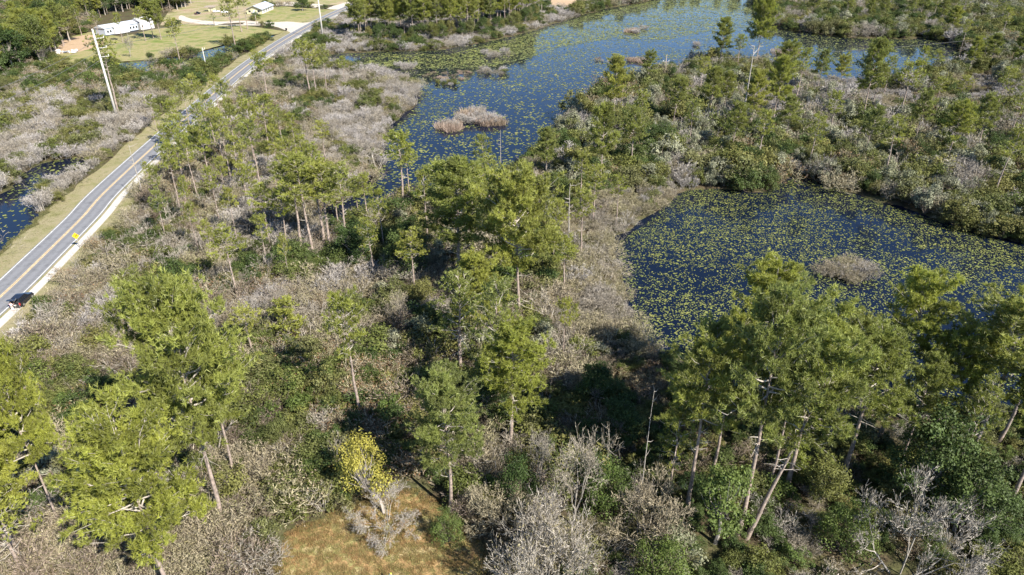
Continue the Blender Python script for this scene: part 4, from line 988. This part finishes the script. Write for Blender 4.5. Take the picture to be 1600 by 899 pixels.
# people
def skinned(name, verts, edges, rads, mat, parent, sub=2):
    me = bpy.data.meshes.new(name); me.from_pydata(verts, edges, []); me.materials.append(mat)
    o = put(name, me, parent); md = o.modifiers.new('skin', 'SKIN'); md.use_smooth_shade = True
    for v, r in zip(me.skin_vertices[0].data, rads): v.radius = (r, r) if not isinstance(r, tuple) else r
    me.skin_vertices[0].data[0].use_root = True
    o.modifiers.new('sub', 'SUBSURF').levels = sub; o.modifiers['sub'].render_levels = sub; return o
def person(loc, rz, shirt, trousers, hair, label, reach=0.0, cap=None):
    e = empty('person', loc, rz); skin = plain('skin_tone', (.48,.30,.21), .6)
    V = [(0,0,.95),(0,.0,1.15),(0,0,1.38),(0,0,1.47),(0,.01,1.53),(0,.02,1.62),(0,.01,1.70)]; E = [(0,1),(1,2),(2,3),(3,4),(4,5),(5,6)]
    Rr = [(.15,.10),(.13,.09),(.16,.10),(.07,.07),(.055,.055),(.085,.10),(.07,.085)]
    def chain(start, pts, rr):
        p = start
        for q, r in zip(pts, rr): V.append(q); E.append((p, len(V) - 1)); Rr.append(r); p = len(V) - 1
        return p
    legs = []
    for s in (-1, 1):
        legs.append(chain(0, [(s*.10,0,.86),(s*.11,.02,.48),(s*.12,-.02,.09),(s*.12,.13,.04)], [.085,.06,.045,.04]))
        w = chain(2, [(s*.19,0,1.40),(s*.24,.04,1.14),(s*.22,.20+reach*.2,.98+reach*.25),(s*.21,.27+reach*.28,.96+reach*.30)], [.06,.045,.034,.03])
        b = np.array(V[w])
        for k in range(4): chain(w, [tuple(b + [(-.03+.02*k), .05, -.01]), tuple(b + [(-.03+.02*k), .08+.008*(k in (1,2)), -.035])], [.010,.008])
        chain(w, [tuple(b + [-s*.045, .02, 0]), tuple(b + [-s*.055, .055, -.015])], [.011,.009])
    skinned('body', V, E, Rr, skin, e)
    sv = [(0,0,.93),(0,0,1.15),(0,0,1.36),(0,0,1.45)]; se = [(0,1),(1,2),(2,3)]; sr = [(.175,.125),(.155,.115),(.18,.125),(.085,.085)]
    for s in (-1, 1): n0 = len(sv); sv += [(s*.19,0,1.40),(s*.23,.03,1.20)]; se += [(2,n0),(n0,n0+1)]; sr += [.085,.07]
    skinned('shirt', sv, se, sr, shirt, e)
    tv = [(0,0,.95)]; te = []; tr = [(.17,.12)]
    for s in (-1, 1): n0 = len(tv); tv += [(s*.10,0,.84),(s*.11,.02,.48),(s*.12,-.02,.14)]; te += [(0,n0),(n0,n0+1),(n0+1,n0+2)]; tr += [.105,.08,.065]
    skinned('trousers', tv, te, tr, trousers, e)
    skinned('cap' if cap else 'hair', [(0,-.015,1.64),(0,-.01,1.73),(0,.10 if cap else .03,1.70)], [(0,1),(1,2)], [(.098,.108),(.075,.085),(.05,.03)], cap or hair, e)
    b = MB(); b.tube([(0, .105, 1.63), (0, .128, 1.605)], [.012, .016], 5, True); put('nose', b.mesh('nose', skin), e)
    b = MB()
    for s in (-1, 1): b.box((s*.035 - .012, .10, 1.635), (s*.035 + .012, .112, 1.65))
    b.box((-.025, .10, 1.565), (.025, .111, 1.573)); put('face', b.mesh('face', M['dark_trim']), e)
    for s in (-1, 1):
        b = MB(); b.loft([[(s*.12 + dx, yy - .04, 0.0), (s*.12 + dx, yy + .04, 0.0), (s*.12 + dx, yy + .04, .08), (s*.12 + dx, yy - .04, .08)] for dx, yy in ((-.045, .04), (.045, .04))])
        put('shoe', b.mesh('shoe', M['rubber']), e)
    return tag(e, label, 'person')
tdir = np.array([math.cos(CAR_A), math.sin(CAR_A)]); ndir = np.array([tdir[1], -tdir[0]])
pp = CARP - tdir * 3.0 - ndir * .1
person((pp[0], pp[1], .13), CAR_A - math.pi / 2, plain('pale_pink_shirt', (.70,.55,.56), .8), plain('white_trousers', (.70,.68,.68), .8), plain('dark_hair', (.03,.02,.015), .6),
       'person in pale clothes standing at the open car tailgate', .8)
g = G(613, 914); person((g[0], g[1], .02), 2.6, plain('pale_blue_shirt', (.45,.62,.68), .8), plain('denim', (.06,.08,.13), .8), plain('brown_hair', (.05,.03,.02), .6),
       'person in neon yellow cap and pale blue shirt at the bottom edge', .5, plain('neon_cap', (.62,.75,.08), .7))

# houses and yard
def oriented(name, A, B, depth, label, cat='house'):
    """frame with x along the front A-B and y to the back"""
    a, b = np.array(A), np.array(B); d = b - a; L = float(np.linalg.norm(d)); e = empty(name, (a[0], a[1], 0), math.atan2(d[1], d[0])); tag(e, label, cat); return e, L
def window(e, x0, x1, z0, z1, y, parent):
    f = box_part('window', (x0 - .1, y - .05, z0 - .1), (x1 + .1, y, z1 + .1), 'siding', parent)
    box_part('pane', (x0, y - .07, z0), (x1, y - .053, z1), 'glass', f)
e, L = oriented('trailer_home', G(166, 57)[:2], G(217, 48)[:2], 5, 'long white and blue grey trailer home on the lawn')
Lm = min(L, 22); D = 7.5
w = box_part('wall', (0, 0, .5), (Lm, D, 3.9), 'siding_b', e); box_part('skirting', (.1, .1, 0), (Lm - .1, D - .1, .5), 'dark_trim', e)
b = MB(); b.loft([[(x, -.35, 3.88), (x, D + .35, 3.88), (x, D / 2, 5.4)] for x in (-.4, Lm + .4)]); put('roof', b.mesh('roof', M['metal_roof']), e)
b = MB(); b.box((Lm * .24, -1.4, .4), (Lm * .66, -.01, 3.85)); put('porch_wall', b.mesh('porch_wall', M['siding']), e)
b = MB(); b.loft([[(x, -1.7, 3.86), (x, .2, 4.15), (x, .2, 4.23), (x, -1.7, 3.94)] for x in (Lm * .22, Lm * .68)]); put('porch_roof', b.mesh('porch_roof', M['siding']), e)
for fx in (.06, .14, .74, .84, .93): window(e, Lm * fx, Lm * fx + 1.0, 1.6, 2.7, 0, w)
dd = box_part('door', (Lm * .70, -.06, .5), (Lm * .70 + .9, -.01, 2.6), 'white_paint', e); box_part('handle', (Lm * .70 + .75, -.10, 1.45), (Lm * .70 + .82, -.062, 1.55), 'steel', dd)
e, L = oriented('white_shed', G(221, 47)[:2], G(241, 44)[:2], 6, 'boxy white shed to the right of the trailer home', 'shed')
w = box_part('wall', (0, 0, 0), (8.5, 7, 4.4), 'siding', e); b = MB(); b.loft([[(x, -.3, 4.38), (x, 7.3, 4.38), (x, 3.5, 6.2)] for x in (-.3, 8.8)]); put('roof', b.mesh('roof', M['siding']), e)
box_part('door', (2.4, -.05, 0), (5.2, -.003, 2.8), 'white_paint', e); window(e, .6, 1.6, 1.4, 2.4, 0, w)
e, L = oriented('house', G(386, 22)[:2], G(409, 22)[:2], 24, 'far house with pale metal gable roof beside the drive')
Wd, Dp = 10.0, 24.0; b = MB(); b.box((0, 0, 0), (Wd, Dp, 2.9)); b.add([(0, 0, 2.9), (Wd, 0, 2.9), (Wd / 2, 0, 4.9)], [(0, 1, 2)]); w = put('wall', b.mesh('wall', M['beige_wall']), e)
b = MB(); b.box((Wd + .003, 0, 0), (Wd + .12, Dp, 2.9)); put('side_wall', b.mesh('side_wall', M['siding']), e)
for s in (0, 1):
    xo = -.8 if s == 0 else Wd + .8
    b = MB(); b.loft([[(xo, y, 2.62), (Wd / 2, y, 4.98), (Wd / 2, y, 5.1), (xo, y, 2.74)] for y in (-1.2, Dp + .6)]); put('roof_slope', b.mesh('roof_slope', M['metal_roof']), e)
for x in (1.2, 7.2): window(e, x, x + 1.5, 1.0, 2.2, 0, w)
dd = box_part('door', (4.4, -.06, 0), (5.4, -.003, 2.1), 'white_paint', e); box_part('handle', (5.2, -.1, 1.0), (5.28, -.062, 1.08), 'steel', dd)
for y in (3, 8, 13, 18):
    f = box_part('window', (Wd + .122, y - .1, .9), (Wd + .17, y + 1.7, 2.3), 'siding', w); box_part('pane', (Wd + .172, y, 1.0), (Wd + .19, y + 1.6, 2.2), 'glass', f)
e, L = oriented('garden_shed', G(326, 18.5)[:2], G(332, 18.5)[:2], 3, 'small yellowish shed between the parked cars', 'shed')
w = box_part('wall', (0, 0, 0), (3.4, 4, 2.6), 'beige_wall', e); b = MB(); b.loft([[(x, -.6, 2.58), (x, 4.4, 2.58), (x, 4.4, 3.3), (x, -.6, 3.0)] for x in (-2.5, 3.8)]); put('roof', b.mesh('roof', M['wood']), e); box_part('door', (1.0, -.05, 0), (2.0, -.003, 2.0), 'wood', e)
e, L = oriented('barn', G(101, 29)[:2], G(118, 27)[:2], 8, 'low greenish barn half hidden in the upper left wood', 'barn')
w = box_part('wall', (0, 0, 0), (9, 8, 3), 'siding', e); b = MB(); b.loft([[(x, -.5, 2.98), (x, 8.5, 2.98), (x, 4, 5.0)] for x in (-.5, 9.5)]); put('roof', b.mesh('roof', M['green_roof']), e); box_part('door', (3, -.05, 0), (6, -.003, 2.6), 'dark_trim', e)
# scrap heap, stump, bin
g = G(98, 83); e = empty('scrap_heap', (g[0], g[1], 0)); rs = np.random.RandomState(4)
for k in range(26):
    o = box_part('scrap', (-.9 * rs.uniform(.4, 1.2), -.5, 0), (.9, .5 * rs.uniform(.5, 1.4), rs.uniform(.2, .7)), ('siding', 'grey_paint', 'wood', 'siding')[k % 4], e)
    u = rs.rand(); o.location = (rs.normal() * 2.6, rs.normal() * 1.3, rs.rand() * .6); o.rotation_euler = (rs.normal() * .3, rs.normal() * .3, rs.rand() * 6)
tag(e, 'heap of pale scrap on the edge of the orange dirt', 'rubbish heap')
g = G(203, 71); plant('dead_stump', 'snag0', g[0], g[1], 6.5, 'white forked stump of a dead tree on the lawn', 'dead tree', None, 1.5)
g = G(447.5, 48); e = empty('wheelie_bin', (g[0], g[1], .03)); b = MB(); b.loft([[(-.35, -.35, 0), (.35, -.35, 0), (.35, .35, 0), (-.35, .35, 0)], [(-.45, -.45, 1.1), (.45, -.45, 1.1), (.45, .45, 1.1), (-.45, .45, 1.1)]])
put('tub', b.mesh('tub', M['dark_trim']), e); b = MB(); b.loft([[(-.5, -.5, 1.1), (.5, -.5, 1.1), (.5, .5, 1.1), (-.5, .5, 1.1)], [(-.4, -.4, 1.25), (.4, -.4, 1.25), (.4, .4, 1.25), (-.4, .4, 1.25)]]); put('lid', b.mesh('lid', M['dark_trim']), e)
tag(e, 'dark bin where the white sand drive meets the road', 'bin')
# cabbage palms
def palm(bx, by, h, label, seed):
    rs = np.random.RandomState(seed); g = G(bx, by); e = empty('palm_tree', (g[0], g[1], 0)); tube_part('trunk', [(0, 0, -.2), (.1, 0, h * .5), (0, .1, h)], [.24, .2, .2], 'grey_bark' if False else 'wood', e, 8)
    for k in range(22):
        a = k * 2.4; el = rs.uniform(-.5, 1.1); ln = rs.uniform(1.5, 2.2); d = np.array([math.cos(a) * math.cos(el), math.sin(a) * math.cos(el), math.sin(el)])
        side = np.array([-math.sin(a), math.cos(a), 0]); c = np.array([0, .1, h]); mid = c + d * ln * .6; V = []
        for f in np.linspace(-1, 1, 9):
            dd = unit(d + side * f * .9); V.append([mid - dd * .02, mid + dd * ln * .3 + side * .06, mid + dd * ln * .62 - np.array([0, 0, .25]), mid + dd * ln * .3 - side * .06])
        V.append([c - side * .03, c + side * .03, mid + side * .03, mid - side * .03])
        put('frond', tri_mesh('frond', np.array(V), M['green'], rs.rand(len(V)), 4), e)
    tag(e, label, 'palm tree', 'cabbage palms')
palm(335, 40, 5.0, 'bushy palm with brown skirt at the left bend of the drive', 1)
palm(401, 39, 5.5, 'slim palm beside the drive below the far house', 2)
palm(822, 24, 7.0, 'palm at the right end of the far wood', 3); palm(846, 24, 7.5, 'rightmost palm at the end of the far wood', 4)
# pale plume stalks at the bottom edge
g = G(1292, 905); e = empty('plume_plant', (g[0], g[1], 0)); rs = np.random.RandomState(6)
M['plume'] = plain('pale_plume', (.66,.58,.52), .9)
for k in range(7):
    x, y = rs.normal(size=2) * [.55, .25]; hh = rs.uniform(.8, 1.3); s = tube_part('stalk', [(x, y, 0), (x + .05, y, hh)], .015, 'wood', e, 4)
    tube_part('plume', [(x + .05, y, hh - .25), (x + .07, y + .02, hh), (x + .12, y, hh + .3)], [.03, .09, .02], 'plume', s, 6)
tag(e, 'clump of white plumed stalks at the bottom edge right of centre', 'plant')
# dark waterbird
g = G(636, 185); e = empty('waterbird', (g[0], g[1], WZ), .6); b = MB()
b.loft([[(x, -w, z0), (x, w, z0), (x, w * .8, z1), (x, -w * .8, z1)] for x, w, z0, z1 in ((-.36, .03, .14, .2), (-.2, .13, -.02, .24), (.1, .15, -.04, .26), (.26, .07, .02, .22))])
put('body', b.mesh('body', M['dark_trim'], True), e); tube_part('neck', [(.2, 0, .18), (.28, 0, .36), (.34, 0, .40), (.46, 0, .38)], [.06, .045, .05, .015], 'dark_trim', e, 6)
tag(e, 'dark waterbird floating near the left lake shore', 'bird')
# ------------------------------------------------------------------ water plants
def pad_mat():
    m = new_mat('lily_pads'); n, l = nodes_of(m); b = n['Principled BSDF']
    at = n.new('ShaderNodeAttribute'); at.attribute_name = 'tint'; r = n.new('ShaderNodeValToRGB'); e = r.color_ramp.elements
    e[0].color = (.05, .06, .025, 1); e[1].color = (.24, .27, .07, 1)
    for q, c in ((.2, (.10, .115, .035)), (.6, (.165, .19, .05)), (.93, (.25, .24, .07))): k = e.new(q); k.color = c + (1,)
    l.new(at.outputs['Fac'], r.inputs[0]); l.new(r.outputs[0], b.inputs['Base Color'])
    b.inputs['Roughness'].default_value = .5; b.inputs['Specular IOR Level'].default_value = .2
    return m
M['pad'] = pad_mat()
def pads(name, poly, n, rmin, rmax, seed, label, cover=.5, csize=3.0, shore=5.0):
    rs = np.random.RandomState(seed); P = np.array(poly); lo, hi = P.min(0), P.max(0)
    x = rs.uniform(lo[0], hi[0], n * 3); y = rs.uniform(lo[1], hi[1], n * 3)
    sx, sy = proj(x, y); k = (sx > -40) & (sx < 1640) & (sy > -10) & inside(x, y, poly); x, y = x[k], y[k]
    d = -sdist(x, y, poly)
    v = .42 * vnoise(x, y, csize) + .38 * vnoise(x + 70, y, csize * .45) + .30 * (vnoise(x, y + 40, csize * 9) - .5) + .2 * np.clip(1 - d / shore, 0, 1)
    k = (v > .40 + .55 * (rs.rand(len(x)) - .5) - (cover - .5) * .5) & (d > .3); x, y, d = x[k][:n], y[k][:n], d[k][:n]
    m = len(x); r = rmin + (rmax - rmin) * rs.rand(m) ** 1.6 * 1.25; r *= np.where(rs.rand(m) < .06, 1.7, 1.0); a0 = rs.rand(m) * 6.28; sides = 6
    th = a0[:, None] + np.arange(sides)[None] * (5.9 / (sides - 1))
    z = WZ + .012 + rs.rand(m) * .02
    tx, ty = rs.normal(size=(2, m)) * .06
    ring = np.stack([x[:, None] + r[:, None] * np.cos(th), y[:, None] + r[:, None] * np.sin(th),
                     z[:, None] + r[:, None] * (np.cos(th) * tx[:, None] + np.sin(th) * ty[:, None]) + .02], 2)
    tint = np.clip(rs.uniform(.2, 1, m) - .25 * np.clip(1 - d / shore, 0, 1), 0, 1)
    me = tri_mesh(name, ring, M['pad'], tint, sides)
    return tag(put(name, me), label, kind='stuff')
pads('lily_pads', POND, 36000, .06, .15, 1, 'pale green lily pads covering the dark pond on the right', .54, 1.7)
pads('lily_pads', LAKE, 80000, .17, .36, 2, 'green lily pads spread over the blue lake', .54, 3.2, 12)
FARP = [q for q in GA([(700,84),(800,60),(905,27),(965,12),(1060,-6),(1140,-4),(1185,20),(1195,40),(1120,46),(1040,62),(960,60),(880,72),(820,92),(760,104),(660,108),(560,100),(600,84)])]
pads('lily_pads', FARP, 30000, .26, .5, 12, 'dense dark green lily pads along the far shore of the lake', .60, 9.0, 4)
pads('lily_pads', CHAN, 700, .18, .36, 3, 'lily pads in the channel left of the road', .45)
pads('lily_pads', DITCH, 5000, .2, .42, 4, 'lily pads in the ditch pond by the lawn', .75)
pads('lily_pads', PUD3, 260, .16, .3, 5, 'lily pads on the dark pool in the thicket', .6)
def island(cx_, cy_, rx_, ry_, keys, n, hr, label, seed):
    """clump of brush standing in the water: one thing of several mounds"""
    rs = np.random.RandomState(seed); c = G(cx_, cy_); e = empty('brush_island', (c[0], c[1], WZ - .1))
    for i in range(n):
        a = rs.rand() * 6.28; u = math.sqrt(rs.rand())
        g = G(cx_ + rx_ * u * math.cos(a), cy_ + ry_ * u * math.sin(a)) - c; key = keys[rs.randint(len(keys))]
        s = rs.uniform(*hr) / LIB[key]['h']
        o = put('brush_mound', source(key).data, e); o.location = (g[0], g[1], 0); o.scale = (s * 1.25, s * 1.25, s); o.rotation_euler = (0, 0, rs.rand() * 6.28)
    tag(e, label, 'brush'); return e
island(752, 186, 34, 10, ['mauve0','mauve1','reed0','mauve2'], 26, (2.4, 3.6), 'large pale brush island in the middle of the lake', 1)
island(706, 198, 15, 5, ['mauve0','reed1'], 9, (2.2, 3.0), 'small pale clump left of the large brush island', 2)
island(776, 86, 24, 5, ['mauve1','grey0'], 12, (2.6, 3.6), 'upper grey brush island in the lake', 3)
island(770, 113, 20, 6, ['olive1','mauve2','grey1'], 11, (2.4, 3.4), 'greenish brush island below the upper grey one', 4)
island(630, 106, 16, 4, ['mauve0','grey2'], 8, (2.4, 3.2), 'round brush clump near the left lake inlet', 5)
island(700, 117, 44, 8, ['rust0','rust1','reed0'], 30, (.7, 1.2), 'flat reddish brown mat of dead reeds in the lake', 6)
island(698, 130, 16, 4, ['mauve1','olive0'], 7, (1.6, 2.4), 'pale clump at the front of the reddish reed mat', 7)
island(996, 48, 20, 5, ['reed0','mauve0'], 12, (2.0, 3.0), 'tan reed island in the upper right of the lake', 8)
island(945, 95, 16, 3, ['mauve2','rust1'], 8, (1.2, 1.8), 'left brown reed clump before the tall lakeside pine', 9)
island(992, 95, 17, 4, ['reed1','rust0'], 9, (1.6, 2.4), 'right brown reed clump before the tall lakeside pine', 10)
island(1228, 82, 22, 5, ['reed0','mauve1'], 12, (2.0, 3.0), 'pinkish reed clump in the right arm of the lake', 11)
island(1086, 70, 10, 3, ['mauve0','grey0'], 5, (1.8, 2.4), 'small dark clump in the lake left of the upper pines', 12)
island(1322, 428, 44, 16, ['brown0','mauve1','brown2','grey1'], 26, (1.8, 3.0), 'round twiggy island in the lily pond', 13)
# grasses
M['straw'] = leaf_mat('straw_grass', [(.34,.26,.11),(.22,.21,.07),(.42,.32,.16),(.34,.20,.09),(.26,.24,.09)], .35, .02, .55, 1.35)
M['vgrass'] = leaf_mat('verge_tussocks', [(.12,.14,.05),(.18,.18,.07),(.24,.21,.11)], .35, .02, .55, 1.35)
LIB['straw0'] = reeds('straw_tuft', 201, .55, .62, 'straw', 60); LIB['vgrass0'] = reeds('verge_tuft', 202, .8, .55, 'vgrass', 60)
rs = np.random.RandomState(8); P = np.array(CLEAR); x = rs.uniform(P[:, 0].min(), P[:, 0].max(), 5200); y = rs.uniform(P[:, 1].min(), P[:, 1].max(), 5200)
k = sdist(x, y, CLEAR) < .9; x, y = x[k], y[k]; m = len(x); s = rs.uniform(.4, .9, m)
scatter('clearing_grass', np.stack([x, y, np.full(m, .28 * 0)], 1), np.stack([x * 0, x * 0, rs.rand(m) * 6.28], 1), np.stack([s, s, s], 1), np.zeros(m), ['straw0'], 'dry orange grass tufts of the clearing')
rs = np.random.RandomState(9); t = rs.rand(5200) * (len(roadxy) - 1); side = np.where(rs.rand(5200) < .5, -1, 1)
o = np.where(side > 0, 6.4 + rs.rand(5200) ** .6 * 3.8, -(4.6 + rs.rand(5200) ** .6 * 5.2))
d_ = np.gradient(roadxy, axis=0); d_ /= np.linalg.norm(d_, axis=1)[:, None]
i0 = t.astype(int); fr = (t - i0)[:, None]; bp = roadxy[i0] * (1 - fr) + roadxy[np.minimum(i0 + 1, len(roadxy) - 1)] * fr
q = bp + np.stack([d_[i0][:, 1], -d_[i0][:, 0]], 1) * o[:, None]
k = (q[:, 1] > 70) & (q[:, 1] < 420); q, o = q[k], o[k]; m = len(q); s = rs.uniform(.3, .7, m) + np.clip((abs(o) - 8) / 3, 0, 1) * .7
scatter('verge_grass', np.stack([q[:, 0], q[:, 1], np.zeros(m)], 1), np.stack([s * 0, s * 0, rs.rand(m) * 6.28], 1), np.stack([s, s, s], 1), np.zeros(m), ['vgrass0'], 'rough grass tussocks along the road verges')
